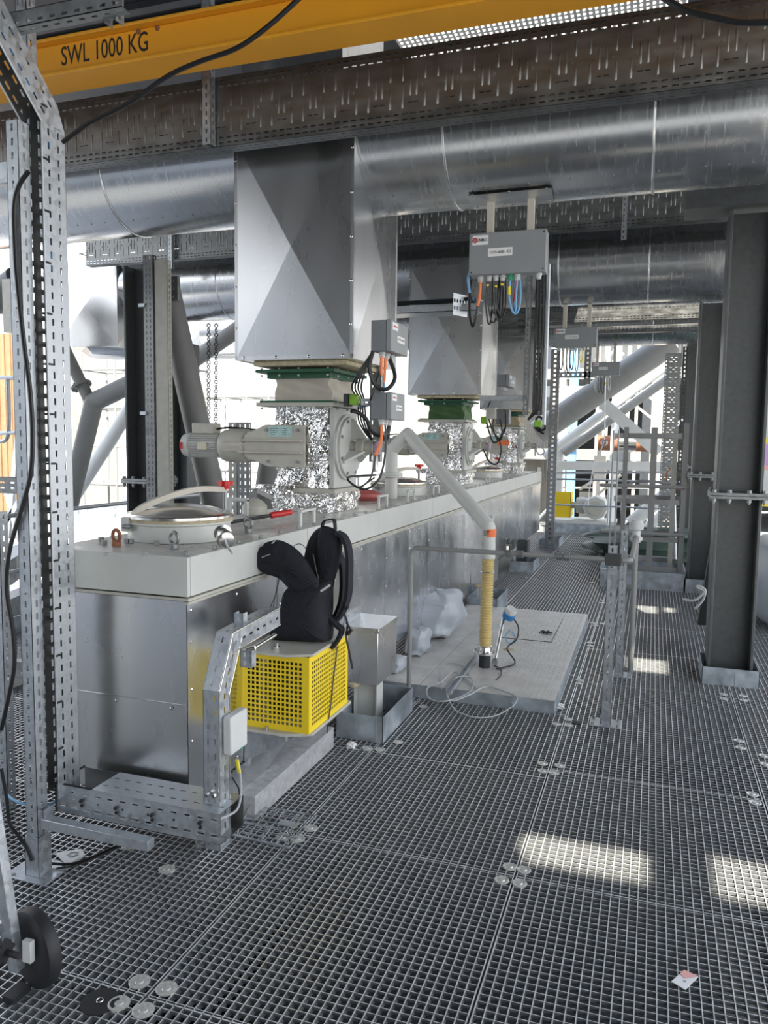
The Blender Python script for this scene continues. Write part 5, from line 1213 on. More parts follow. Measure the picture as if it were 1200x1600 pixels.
# ================================================================== WHEELED ALUMINIUM FRAME
t = thing('wheeled_frame', 'aluminium rolling ladder frame with a black wheel at the bottom left corner', 'ladder', (-1.9, 1.85, 0))
Yl = 1.80
a, c = P(30, 1515, Y=Yl), P(-22, 1190, Y=Yl)
a2, c2_ = a, c
MB().bar(P(27, 1515, Y=Yl), P(-16, 1230, Y=Yl), .035, .035, Y_).build('stile', 'galv', t, .003)
MB().bar(P(22, 1440, Y=Yl+.02), P(-40, 1462, Y=Yl-.02), .03, .03).build('rung', 'galv', t, .003)
MB().bar(P(20, 1505, Y=Yl+.03), P(-6, 1380, Y=Yl+.06), .03, .02, Y_).build('inner_stay', 'kerb', t)
wc = P(56, 1480, Y=1.86); wr = wc.z; ax_ = V((.31, .94, 0)).normalized()
MB().lathe(wc-ax_*.026, ax_, [(0, wr*.6), (.0, wr*.86), (.006, wr*.96), (.015, wr), (.034, wr), (.045, wr*.96), (.052, wr*.86), (.052, wr*.6), (.046, wr*.55)], 40).build('wheel', 'black', t)
MB().lathe(wc-ax_*.032, ax_, [(0, .012), (.07, .012)], 14).build('axle', 'steel', t)
q = P(43, 1485, Y=1.80); MB().box(q.x-.012, q.x+.02, 1.79, 1.81, q.z-.035, q.z+.035).build('axle_plate', 'white', t, .002)
q = P(10, 1488, Y=1.72); kb = MB(); vs = []
for i in range(28):
    rr = .035 if (i//2) % 2 == 0 else .026; g = 2*PI*i/28; vs.append(q+V((0, math.cos(g)*rr, math.sin(g)*rr)))
kb.prism(vs, (-.02, 0, 0)); kb.cyl(q, q+X_*.05, .010); kb.build('star_knob', 'black', t)
MB().box(P(30, 1515, Y=Yl).x-.03, P(30, 1515, Y=Yl).x+.015, Yl-.04, Yl+.03, 0, .02).build('foot', 'black', t)

# ================================================================== FLOOR CLIPS AND SMALL ITEMS
def mkclip(p, s=1.):
    b = MB(); b.lathe((p.x, p.y, 0), Z_, [(0, .029*s), (.004, .030*s), (.0055, .026*s), (.003, .019*s), (.003, .013*s), (.006, .010*s), (.006, .001)], 22)
    return b
clips = [
 ([(218, 1535), (260, 1545.7), (185.7, 1569), (224, 1580)], 'round grating clip at the joint crossing in the bottom left corner', 1.15),
 ([(796.5, 1355), (818.4, 1360), (783.8, 1376), (811.6, 1381)], 'round grating clip in the foursome left of the lower sun spot', 1),
 ([(847.5, 1193.5), (874.5, 1197), (848.4, 1205.4), (865, 1208)], 'round grating clip in the foursome between platform and lower sun spot', 1),
 ([(887.5, 1124.5), (869.8, 1132), (888.4, 1133.8)], 'round grating clip at the near right corner of the platform', 1),
 ([(905.7, 1063.4), (904.7, 1068.4)], 'round grating clip in the first pair along the right edge of the platform', 1),
 ([(922, 1004.6), (922.6, 1009.7)], 'round grating clip in the second pair along the right edge of the platform', 1),
 ([(926.7, 973.8), (930.5, 977.6), (942, 975)], 'round grating clip at the far right corner of the platform', 1),
 ([(940.7, 938), (941, 942.5)], 'round grating clip in the pair left of the slotted posts', 1),
 ([(924.6, 910.5), (836.9, 905), (823.4, 956.5), (822, 902)], 'small far round grating clip beyond the platform', 1),
 ([(1154.4, 1158), (1157, 1169)], 'round grating clip in the pair nearest in front of the H-column kerb', 1),
 ([(1194, 1181.6), (1196.6, 1195)], 'round grating clip in the pair at the right edge of the photo', 1),
 ([(1175.5, 1241.6), (1179.7, 1255)], 'round grating clip in the lowest pair on the right-hand joint', 1),
 ([(1130, 1085.4), (1130.8, 1092.2), (1161, 1088), (1162, 1094.7)], 'round grating clip touching the foot of the H-column kerb', 1),
 ([(484.6, 1294.7), (465, 1311.6), (442, 1309)], 'round grating clip beneath the wire-mesh tray', 1.1),
 ([(622, 1160), (573.8, 1169.7), (593.4, 1171.6)], 'round grating clip just in front of the support leg kerb', 1),
 ([(661, 1104.4)], 'round grating clip right of the pipe rail foot', 1),
 ([(201.7, 1322), (260.7, 1359)], 'round dull clip alone on the grating in front of the low tray', 1.1)]
for k, (pts, lb, s_) in enumerate(clips):
    g0 = None
    for (a, c) in pts:
        p = P(a, c, Z=.0)
        i_ = pts.index((a, c)); N_ = len(pts); xs9 = sorted(p_[0] for p_ in pts); ys9 = sorted(p_[1] for p_ in pts)
        if N_ == 1: w9 = ''
        elif N_ == 2: w9 = 'upper ' if c == ys9[0] else 'lower '
        elif N_ == 3: w9 = ('leftmost ', 'middle ', 'rightmost ')[xs9.index(a)]
        else: w9 = ('topmost ', 'second highest ', 'second lowest ', 'lowest ')[ys9.index(c)]
        if g0 is None: g0 = mkclip(p, s_).build('grating_clip', 'steel'); g0.data.materials[0] = M['clip']; tag(g0, (w9+lb), 'grating clip', 'round clips holding the floor grating')
        else: o = g0.copy(); COL.objects.link(o); o.location = (p.x, p.y, 0); o['label'] = w9+lb
q = P(156, 1566, Z=0); b = MB(); b.lathe((q.x, q.y, 0), Z_, [(0, .058), (.004, .058), (.005, .008)], 36); t = b.build('rubber_disc', 'black'); tag(t, 'flat dark rubber disc beside the bottom left clips', 'disc')
MB().torus((q.x, q.y, .007), Z_, .010, .002, 14, 6).build('wire_eye', 'steel', t)
q = P(1070, 1531, Z=.0); t = thing('paper_tag', 'small white and pink tag with a black string on the grating at bottom right', 'tag', (q.x, q.y, 0))
tp = [P(a, c, Z=.006) for a, c in ((1049, 1534), (1069, 1516.5), (1091, 1527), (1071, 1547))]
MB().prism(tp, (0, 0, .002)).build('card', 'label', t)
tt_ = [p+Z_*.0032 for p in tp]; MB().prism([tt_[1], tt_[2], tt_[1].lerp(tt_[3], .45), tt_[1].lerp(tt_[0], .35)], (0, 0, .0004)).build('pink_patch', 'pink', t)
MB().cyl(tt_[1].lerp(tt_[3], .6), tt_[1].lerp(tt_[3], .6)+Z_*.0006, .004).build('grey_dot', 'print', t)
cabletube([P(a, c, Z=.008) for a, c in ((1070, 1519), (1055, 1510), (1045, 1503), (1032, 1494))], .0012, 'cable', 'string', t)
for (px, py, s_, lb, m_) in ((876, 1104, .022, 'white crumpled scrap at the near right corner of the platform', 'label'), (549, 1165, .022, 'white crumpled scrap beneath the support leg kerb', 'label'), (493, 1186, .014, 'small pale crumb beside the concrete-like beam', 'insul'), (381, 1249, .018, 'pale crumb at the foot of the bent tray', 'insul')):
    q = P(px, py, Z=s_*.6); sack('litter', lb, (q.x, q.y, s_*.7), (s_, s_, s_*.7), px, m_, 'litter', amp=.5)
q = P(901, 1130, Z=0); b = MB(); b.lathe((q.x, q.y, 0), Z_, [(0, .028), (.006, .03), (.008, .01)], 16); tag(b.build('lost_stopper', 'black'), 'small flat black cap beside the clips at the platform corner', 'cap')

# ================================================================== LADDER CAGE
LY = 9.95
def PX(px, py, y): return P(px, py, Y=y)
t = thing('ladder_cage', 'grey steel ladder cage rising from a kerbed opening at the far right of the deck', 'ladder cage', (0, LY, 0))
xr = PX(1073, 700, LY).x; ztop = PX(1073, 668, LY).z
MB().box(xr-.04, xr+.02, LY-.04, LY+.03, .05, ztop+.05).build('stringer', 'tube', t, .003)
for zpx in (681, 784, 842, 888):
    z = PX(1020, zpx, LY).z; xl = PX(958 if zpx < 700 else 962, zpx, LY+.3).x
    b = MB(); pts = [V((xr, LY, z)), V((PX(1040, zpx, LY).x, LY-.05, z)), V((PX(985, zpx, LY).x, LY-.02, z)), V((PX(962, zpx, LY).x, LY+.2, z)), V((PX(962, zpx, LY).x, LY+.55, z)), V((0, LY+.8, z)), V((xr, LY+.7, z))]
    p = spline(pts, 5)
    for a, c in zip(p[:-1], p[1:]): b.bar(a, c+(c-a)*.1, .008, .06)
    b.build('hoop', 'tube', t)
for px, yy_ in ((978, LY-.0), (1023, LY-.04), (1055, LY+.7)):
    x = PX(px, 700, yy_).x; MB().box(x-.045 if px == 1023 else x-.028, x+.028, yy_-.006, yy_+.006, .02, ztop).build('vertical_strap', 'tube' if px != 1055 else 'beige', t)
for zpx, x0p in ((759, 935), (832, 935)):
    z = PX(1000, zpx, LY).z; MB().cyl((PX(x0p+4, zpx, LY-.1).x, LY-.1, z), (xr, LY-.1, z), .022, n=12).lathe((PX(x0p+4, zpx, LY-.1).x, LY-.1, z), X_, [(-.02, .008), (0, .022)], 12).build('gate_bar', 'tube', t)
p = [PX(a, c, LY+.9) for a, c in ((975, 880), (972, 790), (980, 760), (1000, 752), (1040, 755), (1052, 765), (1055, 880))]
MB().tube(p, .02, 10, 4).build('safety_loop', 'galv', t)
x0, x1 = PX(937, 915, LY).x, PX(1070, 915, LY).x
b = MB(); h = .22
b.box(x0, x1, 9.80, 9.806, 0, h).box(x0, x0+.006, 9.8, 11.2, 0, h).box(x1-.006, x1, 9.8, 11.2, 0, h).box(x0, x1, 11.2, 11.206, 0, h).box(x0, x1, 9.8, 9.86, h-.004, h); tag(b.build('opening_kerb', 'kerb'), 'galvanised kerb around the ladder opening at the far right of the deck', 'kerb')
# far edge toe plate, handrails
def rail(label, a, b_, posts, hts=(1.05, .55), r=.02, toe=.15, m='galv'):
    t = thing('guard_rail', label, 'railing', tuple(a), 'guard rails around the deck'); a, b_ = V(a), V(b_)
    for h in hts: MB().cyl(a+Z_*h, b_+Z_*h, r, n=10).build('rail', m, t)
    for k in range(posts+1): p = a.lerp(b_, k/posts); MB().cyl(p, p+Z_*hts[0], r, n=10).build('rail_post', m, t)
    if toe: MB().bar(a+Z_*toe/2, b_+Z_*toe/2, .008, toe).build('toe_plate', 'kerb', t)
    return t
rail('guard rail with toe plate across the far end of the deck', (-1.9, 15.4, 0), (2.6, 15.4, 0), 4, toe=.2)
rail('guard rail along the left edge of the deck, behind the housing', (-5.3, 3.0, 0), (-5.3, 15.4, 0), 8)
# dark tarpaulin heap and white wrapped pallet
sack('tarpaulin_heap', 'dark green tarpaulin heap behind the ladder cage', (.1, 12.6, .22), (1.0, .7, .22), 21, 'tarp', 'tarpaulin', amp=.25)
o = sack('wrapped_pallet', 'bulky white wrapped bundle at the right edge behind the nearest H-column', (1.55, 8.6, .42), (.62, .9, .44), 23, 'bag', 'bundle', amp=.05)
q = P(1195, 730, Y=9.2)
t = thing('banner', 'narrow purple and yellow striped banner at the right edge beside the H-column', 'banner', (q.x+.2, 9.2, q.z-.3))
for k, (z0, z1, m) in enumerate(((-.42, -.34, 'ycab'), (-.34, -.03, 'white'), (-.03, .02, 'pink'), (.02, .25, 'purple'), (.25, .31, 'ycab'))): MB().box(q.x-.12, q.x+.7, 9.2, 9.212, q.z+z0, q.z+z1).build('stripe', m, t)
MB().box(q.x-.12, q.x+.7, 9.214, 9.22, q.z-.42, 2.9).build('backing', 'white', t)
cabletube([P(a, c, Y=6.9) for a, c in ((1067, 936), (1085, 938), (1100, 925), (1090, 918), (1092, 916), (1102, 922), (1098, 938), (1086, 951))], .010, 'white', 'white_strap', None, 'white strap ends dangling from behind the nearest H-column')
q = P(1102, 940, Y=6.9); tag(MB().prism([(q.x-.05, 6.9, .25), (q.x+.05, 6.9, .25), (q.x+.05, 6.9, .85), (q.x+.02, 6.9, .9)], (0, .1, 0)).build('cable_bundle_cover', 'black'), 'black bundle hanging beside the foot of the nearest H-column', 'cover')

# ================================================================== FAR STEELWORK BEHIND THE DECK
def ptube(label, a, b_, y0, y1, r, m, nm='brace_tube', grp=None):
    A_, B_ = P(*a, Y=y0), P(*b_, Y=y1)
    return tag(MB().cyl(A_, B_, r, n=24).build(nm, m), label, 'brace', grp)
ptube('thick grey diagonal tube crossing the far opening from lower left to upper right', (840, 676), (1050, 533), 17.4, 17.4, .27, 'tube')
ptube('white diagonal tube just below the thick grey one', (850, 713), (1050, 566), 18.6, 18.6, .10, 'white')
ptube('warm white diagonal tube ending behind the tall perforated tray', (960, 625), (1050, 545), 19.5, 19.5, .11, 'cream')
ptube('thin grey-white diagonal tube low in the far opening', (880, 708), (1045, 590), 19, 19, .11, 'tube')
ptube('white diagonal tube behind the ladder cage', (985, 818), (1050, 765), 17, 17, .14, 'white')
ptube('second white diagonal tube behind the ladder cage', (1000, 835), (1052, 790), 17.4, 17.4, .11, 'white')
b = MB(); a, c = P(942, 630, Y=18), P(1030, 708, Y=18); b.bar(a, c, .25, .02, Y_); d_ = (c-a).normalized(); nn = d_.cross(Y_)
b = MB(); b.bar(a, c, .26, .30, Y_); tag(b.build('brace_beam', 'white'), 'white H-beam brace sloping down to the right in the far opening', 'brace')
for (a_, c_, w_, y_, m_, nm, lb) in (
  ((855, 727), (1040, 729), .20, 18, 'white', 'beam', 'wide white horizontal beam across the far opening'),
  ((850, 612), (925, 612), .26, 20, 'white', 'beam', 'short bright beam left of the middle junction box, far off'),
  ((975, 590), (1035, 636), .06, 21, 'cream', 'stay', 'upper thin cream stay sloping down right, far off'),
  ((960, 608), (1032, 664), .06, 21, 'cream', 'stay', 'lower thin cream stay sloping down right, far off'),
  ((935, 585), (975, 552), .06, 22, 'white', 'stay', 'thin white zigzag stay rising behind the small junction box'),
  ((930, 560), (950, 585), .06, 22, 'white', 'stay', 'thin white zigzag stay falling behind the small junction box'),
  ((855, 739), (1050, 738), .05, 16.5, 'galv', 'pipe', 'thin horizontal pipe just beneath the wide white beam'),
  ((855, 762), (1050, 762), .05, 22, 'cream', 'pipe', 'horizontal cream rail behind the ladder cage'),
  ((905, 765), (950, 737), .07, 20, 'cream', 'stay', 'thin cream stair rail rising right, left of the ladder cage'),
  ((920, 785), (970, 742), .07, 20, 'cream', 'stay', 'second cream stair rail rising right, beside the ladder cage')):
    b = MB().bar(P(*a_, Y=y_), P(*c_, Y=y_), w_, w_, Y_); tag(b.build(nm, m_), lb, 'steelwork')
for k, (px, w_, y_, m_, lb) in enumerate(((893, .22, 21, 'bluel', 'light blue upright in the far opening'), (938, .30, 21, 'cream', 'pale upright between the blue one and the ladder cage'), (1010, .30, 24, 'tube', 'grey upright far behind the brace tubes'), (1026, .36, 23, 'cream', 'cream upright tank pipe left of the tall perforated tray'), (868, .34, 19, 'white', 'white upright beside the tall perforated post'), (978, .10, 22, 'white', 'thin white upright right of centre, far off'), (956, .08, 20, 'white', 'thin white upright behind the cable drops'), (992, .08, 22, 'cream', 'thin cream upright above the rusty pipe'))):
    x = P(px, 700, Y=y_).x; tag(MB().box(x-w_/2, x+w_/2, y_, y_+w_, -4, 6).build('upright', m_), lb, 'steelwork')
q0, q1 = P(935, 692, Y=20.5), P(1015, 694, Y=20.5)
t = thing('process_pipe', 'rusty brown process pipe with a bright section behind the ladder cage', 'pipe', tuple(q0)); MB().cyl(q0, q1, .19, n=20).build('pipe_body', 'rust', t); MB().cyl(q0.lerp(q1, .4), q0.lerp(q1, .75), .205, n=20).build('cladding', 'steel', t)
# plant building behind
rnd = random.Random(11)
ORD = 'first second third fourth fifth sixth seventh eighth ninth tenth eleventh twelfth thirteenth fourteenth fifteenth sixteenth'.split()
for k in range(4):
    z = -4.0+2.6*k
    o = MB().box(-5, 9.5, 26+.01*k, 34, z, z+.35).build('plant_floor', 'tube'); tag(o, 'floor slab %s of the open plant building far behind' % ('below deck level', 'at deck level', 'above head height', 'at the top')[k], 'building floor')
for k in range(9):
    x = -4.6+1.65*k; o = MB().box(x, x+.22, 26.2, 26.4, -4, 8.5).build('plant_post', 'cream' if k % 2 else 'white'); tag(o, '%s post of the open plant building, counted from the left' % ('first', 'second', 'third', 'fourth', 'fifth', 'sixth', 'seventh', 'eighth', 'ninth')[k], 'steelwork', 'plant building posts')
eq = ('boxd', 'white', 'beige', 'tube', 'rust', 'boxd', 'col')
for k in range(16):
    x = -4+.78*k; z = -3.6+2.6*rnd.randrange(4); h = .8+rnd.random()*1.2; w_ = .35+rnd.random()*.35
    b = MB()
    if k % 2: b.cyl((x, 29, z), (x, 29, z+h), w_*.5, n=20)
    else: b.box(x, x+w_, 28.5, 29.5, z, z+h).box(x+.1, x+w_-.1, 28.4, 28.5, z+.2, z+h-.2)
    tag(b.build('plant_machine', eq[k % 7]), '%s %s, %s of the far plant machines' % (('dark', 'white', 'beige', 'grey', 'rusty', 'dark grey', 'blackish')[k % 7], 'tank' if k % 2 else 'cabinet', ORD[k]), 'machine', 'machines in the far plant building')
for k in range(14):
    x = -4+.95*k; z = -1.3+2.6*(k % 3); b = MB().cyl((x, 27, z), (x+1.4, 27, z+1.7), .05, n=8).cyl((x+.3, 27.2, z), (x+.3, 27.2, z+2.2), .06, n=8); tag(b.build('plant_pipe', 'white' if k % 3 else 'galv'), 'thin %s pipe run with a stay, %s from the left in the far plant building' % ('white' if k % 3 else 'grey', ORD[k]), 'pipe', 'thin pipe runs in the far plant building')
MB_ = MB().box(-6, 11, 34, 34.3, -9, 8); tag(MB_.build('plant_wall', 'col'), 'dark rear wall of the open plant building', 'wall')
# yellow guard and grey motor at the far left of the deck end
q0, q1 = P(866, 768, Y=16.4), P(891, 809, Y=16.4)
t = thing('far_drive', 'distant yellow mesh guard with a light grey motor beside it at the deck end', 'machine', (q0.x, 16.6, q1.z))
L_ = q1.x-q0.x; H_ = q0.z-q1.z
MB().perf((q0.x, 16.4, q1.z), X_, Z_, -Y_, sqperf(L_, H_, .04, .035, .022), H_, .004).box(q0.x, q1.x, 16.405, 16.415, q1.z, q0.z).box(q1.x-.01, q1.x, 16.4, 17, q1.z, q0.z).build('guard', 'yellow', t)
m0, m1 = P(893, 789, Y=16.6), P(932, 792, Y=16.6)
MB().lathe(m0, X_, [(0, .07), (.10, .07), (.10, .16), (.25, .18), (.35, .14)], 24).build('gearbox', 'paint', t)
MB().lathe((m1.x, 16.2, m1.z), Y_, [(0, .12), (.02, .235), (.10, .25), (.5, .25)], 8).build('motor', 'paint', t); MB().lathe((m1.x, 16.19, m1.z), -Y_, [(0, .15), (.01, .15), (.015, .04)], 24).build('fan_grille', 'beige', t)
MB().box(m0.x-.3, m1.x+.4, 16.4, 17.2, m0.z-.36, m0.z-.30).box(q0.x, m1.x+.3, 16.5, 16.9, -.1, m0.z-.3).build('frame', 'white', t)
b = MB(); a, c = P(945, 600, Y=14.6), P(920, 690, Y=14.6); zc = [P(947, 560, Y=14.6), P(945, 640, Y=14.6), P(944, 690, Y=14.6), P(930, 720, Y=14.6), P(921, 765, Y=14.6), P(919, 790, Y=14.6)]
b.tube(zc, .010, 6, 3).torus(P(944, 692, Y=14.6), Y_, .05, .012); tag(b.build('hanging_chain', 'galv'), 'grey chain with a hook hanging down in the far opening', 'chain')
# tall perforated tray beside the far columns
t = thing('cable_tray', 'very tall wide perforated tray standing before the third H-column, with a dark slotted side', 'cable tray', (P(1046, 800, Y=13.4).x, 13.4, 0))
xa, xb, xc_ = P(1033, 700, Y=13.4).x, P(1057, 700, Y=13.4).x, P(1067, 700, Y=13.4).x
def bigm(L):
    md = []; n = int(L/.16)
    for i in range(n):
        u = .16*i; hs = []
        for k in range(3):
            hs += [(u+.02+.05*k, u+.045+.05*k, .017, .025), (u+.02+.05*k, u+.045+.05*k, .235, .243)]
        hs += [(u+.02, u+.028, .07, .11), (u+.02, u+.028, .15, .19), (u+.09, u+.098, .07, .11), (u+.09, u+.098, .15, .19), (u+.055, u+.067, .115, .145)]
        md.append((u, u+.16, hs))
    return md
MB().perf((xa, 13.4, 0), Z_, X_, -Y_, bigm(3.3), xb-xa if xb-xa > .25 else .25, .003).build('tray_base', 'galvd', t)
bb = MB(); bb.perf((xa+max(.25, xb-xa)+.01, 13.42, 0), Z_, X_, -Y_, slots(3.3, .07, [(.04, 0)], .04, .02), .08, .003); bb.build('side_rail', 'tape', t)
b = MB(); b.torus(P(1062, 745, Y=13.3), Y_, .20, .012, 24, 6, PI*.5, PI*1.5); tag(b.build('cable_coil', 'rust'), 'dark red cable loop beside the ladder cage stringer', 'cable')

# ================================================================== LEFT BACKGROUND
def g2(px, py, y): return P(px, py, Y=y)
# grey tube braces around the left column
t = thing('tube_brace', 'thick grey tube bending beside the left dark column, with a bolted flange branch', 'brace', tuple(g2(120, 790, 8)))
for a, c in (((108, 790), (147, 628)), ((147, 628), (240, 583))):
    A_, B_ = g2(*a, 8.0), g2(*c, 8.0); MB().cyl(A_, B_, .115, n=24).lathe(B_, Z_, [(-.1, .02), (-.07, .09), (0, .115), (.07, .09), (.1, .02)], 20).build('tube_run', 'tube', t)
MB().cyl(g2(147, 640, 8.0), g2(98, 540, 8.0), .075, n=20).build('branch_tube', 'tube', t)
fl = g2(127, 603, 8.0); d_ = (g2(98, 540, 8.0)-g2(147, 640, 8.0)).normalized(); MB().cyl(fl-d_*.015, fl+d_*.015, .13, n=24).build('flange', 'tube', t)
b = MB()
u_ = d_.orthogonal().normalized(); v_ = d_.cross(u_)
for k in range(8): q_ = 2*PI*k/8; hexbolt(b, fl+(u_*math.cos(q_)+v_*math.sin(q_))*.105-d_*.03, d_, .016, .06)
b.build('flange_bolts', 'galvd', t)
tag(MB().cyl(g2(100, 800, 9.5), g2(215, 620, 9.5), .10, n=20).build('brace_tube', 'white'), 'white diagonal tube rising behind the bent grey tube at left', 'brace')
tag(MB().cyl(g2(262, 455, 6.6), g2(345, 830, 6.6), .125, n=28).build('brace_tube', 'tube'), 'thick grey tube slanting down right from the left column to behind the motor', 'brace')
tag(MB().cyl(g2(300, 565, 10.5), g2(392, 500, 10.5), .12, n=20).build('brace_tube', 'tube'), 'dark grey diagonal tube under the duct left of the nearest hopper', 'brace')
tag(MB().cyl(g2(425, 700, 7.0), g2(408, 815, 7.0), .11, n=20).build('brace_tube', 'tube'), 'grey tube foot showing left of the foil-wrapped nearest valve', 'brace')
b = MB(); q = g2(262, 450, 6.3); b.box(q.x-.05, q.x+.12, 6.28, 6.32, q.z-.12, q.z+.10)
for dx in (-.01, .07):
    for dz in (-.08, -.01, .06): hexbolt(b, (q.x+dx, 6.28, q.z+dz), -Y_, .018, .02)
tag(b.build('gusset_plate', 'galvd'), 'bolted gusset plate at the top of the slanting grey tube', 'plate')
# slotted posts behind housing
for px, w_, lb, m_ in ((357, .08, 'pale slotted post behind the motor of the nearest valve', 'beige'), (370, .11, 'dark slotted post right of the pale one behind the motor', 'tray')):
    x = g2(px, 700, 5.9).x; b = MB(); csec(b, (x, 5.9, 0), Z_, X_, -Y_, g2(px, 660, 5.9).z, w_, .05, (.04,) if w_ < .1 else (.03, .08), (.025,), .06, .03, .012); tag(b.build('slotted_post', m_), lb, 'post')
t = thing('grey_clamp_box', 'grey housing with a bracket behind the lid, left of the foil skirt', 'machine part', tuple(P(395, 800, Y=4.42)))
q = g2(398, 780, 4.42); MB().lathe((q.x, 4.42, TZ), Z_, [(0, .08), (.05, .08), (.08, .055), (.10, .02)], 18).build('dome', 'beige', t)
MB().bar(g2(380, 792, 4.5), g2(400, 766, 4.5), .02, .03).bar(g2(400, 766, 4.5), g2(424, 778, 4.6), .02, .03).build('bracket', 'tube', t)
for px in (326, 338):
    a, c = g2(px, 505, 8.5), g2(px+(0 if px < 330 else -1), 655 if px < 330 else 680, 8.5)
    b = MB(); n = int((a-c).length/.055)
    for k in range(n): p_ = a.lerp(c, (k+.5)/n); b.torus(p_, X_ if k % 2 else Y_, .022, .007, 10, 5)
    tag(b.build('chain', 'black'), ('left of the two black chains hanging before the white building' if px < 330 else 'right of the two black chains hanging before the white building'), 'chain')
# buildings and yard
t = thing('white_hall', 'big bright white hall far behind the housing on the left', 'building', (-12, 30, -9))
MB().box(-17.5, -3.2, 30, 40, -9, 8).build('wall', 'hall', t)
b = MB()
for k in range(120): x = -10+.055*k*1.05; b.box(x, x+.03, 29.95, 30, -9, 3.2)
b.build('corrugated_panel', 'cream', t)
t = thing('added_hall', 'pale unseen hall added left of and behind the deck to dim the reflected sky', 'building', (-30, 0, -9)); MB().box(-34, -28, -30, 14, -9, 5.5).box(-34, -7, -32, -26, -9, 9).build('wall', 'hall', t)  # out-of-view blocks added so the hopper metal reflects less bright sky
t = thing('brown_hall', 'hall with brown vertical cladding behind the left posts', 'building', (-24, 22, -9))
xl = g2(50, 600, 20).x; b = MB()
b.box(-40, g2(24, 600, 20).x, 20, 20.4, -9, 5); 
for k in range(40): x = g2(24, 600, 20).x-.25*(k+1); b.box(x, x+.12, 19.95, 20, -9, 5)
b.build('clad_wall', 'brown', t)
xq = g2(112, 600, 26).x; xq2 = g2(137, 600, 26).x; b = MB().box(xq, xq2, 26, 28, -9, 7)
for k in range(9): x = xq+(xq2-xq)*k/9; b.box(x, x+(xq2-xq)/18, 25.95, 26, -9, 7)
tag(b.build('brown_tower', 'cream'), 'narrow tan corrugated tower between the slotted posts and the dark column', 'building')
q0, q1 = g2(95, 795, 16), g2(205, 770, 16)
b = MB(); a, c = P(100, 800, Y=15), P(200, 772, Y=15); zt_ = .5*(a.z+c.z); n = 40
for k in range(n): p_ = V((-15+.25*k, 15, 0)); b.box(-14.5+.26*k, -14.5+.26*k+.13, 14.96, 15, -.9, P(150, 790, Y=15).z)
b.box(-14.6, -4, 15, 15.05, -.9, P(150, 790, Y=15).z); tag(b.build('corrugated_fence', 'kerb'), 'pale blue corrugated fence low behind the left column', 'fence')
tag(MB().box(-14.6, -4, 14.6, 14.95, -1.6, P(150, 826, Y=14.6).z).build('low_wall', 'conc'), 'low pale wall at the foot of the corrugated fence', 'wall')
tag(MB().box(-30, -5.3, 3, 15, -.9, -.6).build('roof_terrace', 'conc'), 'flat grey terrace left of the deck, a little lower', 'terrace')
# scaffolding: each standard and ledger bay is one thing
def scaffold(label, x0, x1, y, z0, z1, nx, nz, m='white'):
    b = MB()
    for k in range(nx+1): x = x0+(x1-x0)*k/nx; b.cyl((x, y, z0), (x, y, z1), .03, n=8); b.cyl((x, y+1, z0), (x, y+1, z1), .03, n=8)
    for k in range(nz+1):
        z = z0+(z1-z0)*k/nz
        for dy in (0, 1): b.cyl((x0, y+dy, z), (x1, y+dy, z), .027, n=8)
        for j in range(nx+1): x = x0+(x1-x0)*j/nx; b.cyl((x, y, z), (x, y+1, z), .027, n=8)
    t = thing('scaffold', label, 'scaffold', (x0, y, z0)); b.build('tubes', m, t)
    MB().box(x0, x1, y+.1, y+.9, z0+(z1-z0)/nz*1.0-.05, z0+(z1-z0)/nz*1.0).box(x0, x1, y+.1, y+.9, z0+(z1-z0)/nz*2.0-.05, z0+(z1-z0)/nz*2.0).build('boards', 'galvd', t)
scaffold('tube scaffold behind the bent grey tube on the left', g2(130, 700, 17).x, g2(290, 700, 17).x, 17, -1.5, 6.5, 3, 8, 'tube')
scaffold('lower tube scaffold beside the white hall', g2(255, 700, 21).x, g2(420, 700, 21).x, 21, -6, 3.0, 5, 8, 'tube')
x = g2(283, 650, 9).x; tag(hcol(MB(), x-.15, x+.1, 9, -.6, 3.0).build('steel_column', 'col'), 'dark column standing beyond the left-hand dark column', 'column')
# post, A-frame and struts at the far left edge
x = g2(8, 400, 2.9).x
strut('slotted_post', 'slotted post cut by the left edge of the photo, low down', (g2(2, 1000, 2.75).x-.05, 2.75, 0), Z_, X_, -Y_, g2(5, 800, 2.75).z, .06, .05, rows=(.03,), frows=(.025,), m='galv')
for (a, c, y_, lb) in (((-5, 745), (44, 758), 3.4, 'slotted bracket arm at the left edge at waist height'), ((-5, 1030), (44, 1045), 3.4, 'dark slotted bracket low at the left edge')):
    A_, B_ = g2(*a, y_), g2(*c, y_); b = MB(); csec(b, (A_.x, y_, A_.z-.09), X_, Z_, -Y_, B_.x-A_.x, .09, .05, (.03, .06), None, .06, .03, .01); tag(b.build('wall_bracket', 'galvd'), lb, 'bracket')
A_, B_ = g2(-5, 253, 2.9), g2(22, 285, 2.9); tag(MB().box(A_.x-.1, B_.x, 2.9, 2.95, B_.z, A_.z).build('wall_bracket', 'galv', bevel=.004), 'galvanised bracket at the left edge under the wide tray', 'bracket')
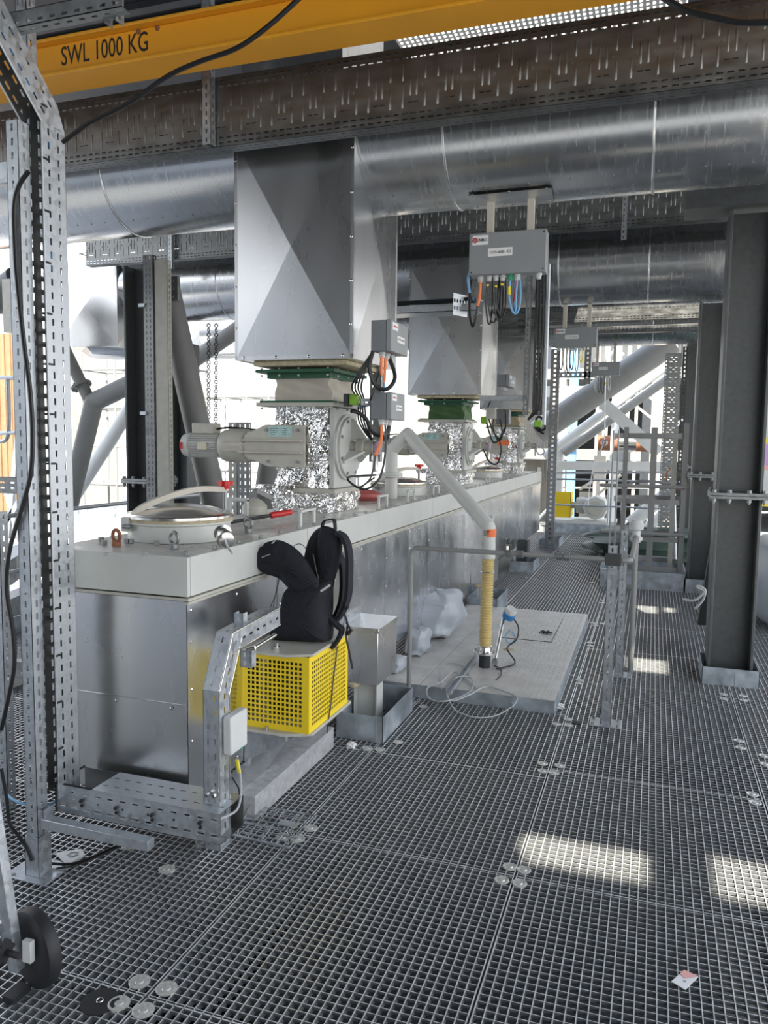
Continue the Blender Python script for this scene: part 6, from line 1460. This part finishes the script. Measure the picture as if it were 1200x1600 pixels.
A_, B_ = g2(0, 1160, 3.5), g2(48, 1200, 3.5); b = MB(); csec(b, (A_.x-.1, 3.5, B_.z-.03), X_, Z_, -Y_, 1.0, .13, .06, (.03, .10), (.03,), .08, .04, .01); tag(b.build('cable_tray', 'tray'), 'dark cable tray running behind the left post near the floor', 'cable tray')
t = thing('step_ladder', 'aluminium step ladder leaning far off behind the left posts', 'ladder', tuple(g2(20, 860, 9)))
for a, c in (((12, 840), (33, 640)), ((32, 845), (8, 760)), ((2, 830), (36, 775))): MB().bar(g2(*a, 9), g2(*c, 9), .05, .08).build('stile', 'galv', t)
for k in range(7): f_ = k/7; MB().bar(g2(12+f_*21, 840-200*f_, 9), g2(26+f_*12, 840-200*f_, 9.3), .04, .03).build('rung', 'galv', t)
b = MB()
b.tube([g2(a, c, 6) for a, c in ((-5, 590), (46, 591))], .02, 8).tube([g2(a, c, 6) for a, c in ((12, 592), (14, 640), (13, 675), (8, 688), (-5, 690))], .02, 8, 4).tube([g2(-5, 677, 6), g2(25, 676, 6)], .02, 8)
tag(b.build('handrail_gate', 'galv'), 'curved tubular handrail end at the left edge', 'railing')
tag(MB().box(g2(22, 600, 7.4).x, g2(30, 600, 7.4).x, 7.4, 7.7, 0, 3.2).build('steel_column', 'col'), 'dark column between the left edge and the left slotted post', 'column')
q = g2(20, 470, 7.2); tag(MB().box(q.x-.15, q.x+.12, 7.2, 7.3, q.z-.35, q.z+.25).build('gusset_plate', 'beige'), 'large pale gusset plate by the left slotted post', 'plate')
tag(MB().cyl(g2(-10, 470, 7.4), g2(30, 440, 7.4), .18, n=20).build('brace_tube', 'col'), 'dark tube end at the left edge below the second tray', 'brace')
for (a, c, w_, lb) in (((0, 895), (40, 868), .30, 'upper grey beam lying on the deck at the left edge'), ((-10, 960), (44, 935), .22, 'lower pale beam lying on the deck at the left edge'), ((-6, 1075), (38, 1058), .07, 'white plank lying on the deck at the left edge')):
    A_, B_ = P(*a, Z=w_/2), P(*c, Z=w_/2); tag(MB().bar(A_, B_, w_*.8, w_).build('loose_beam', 'galvd' if w_ > .2 else 'white'), lb, 'beam')
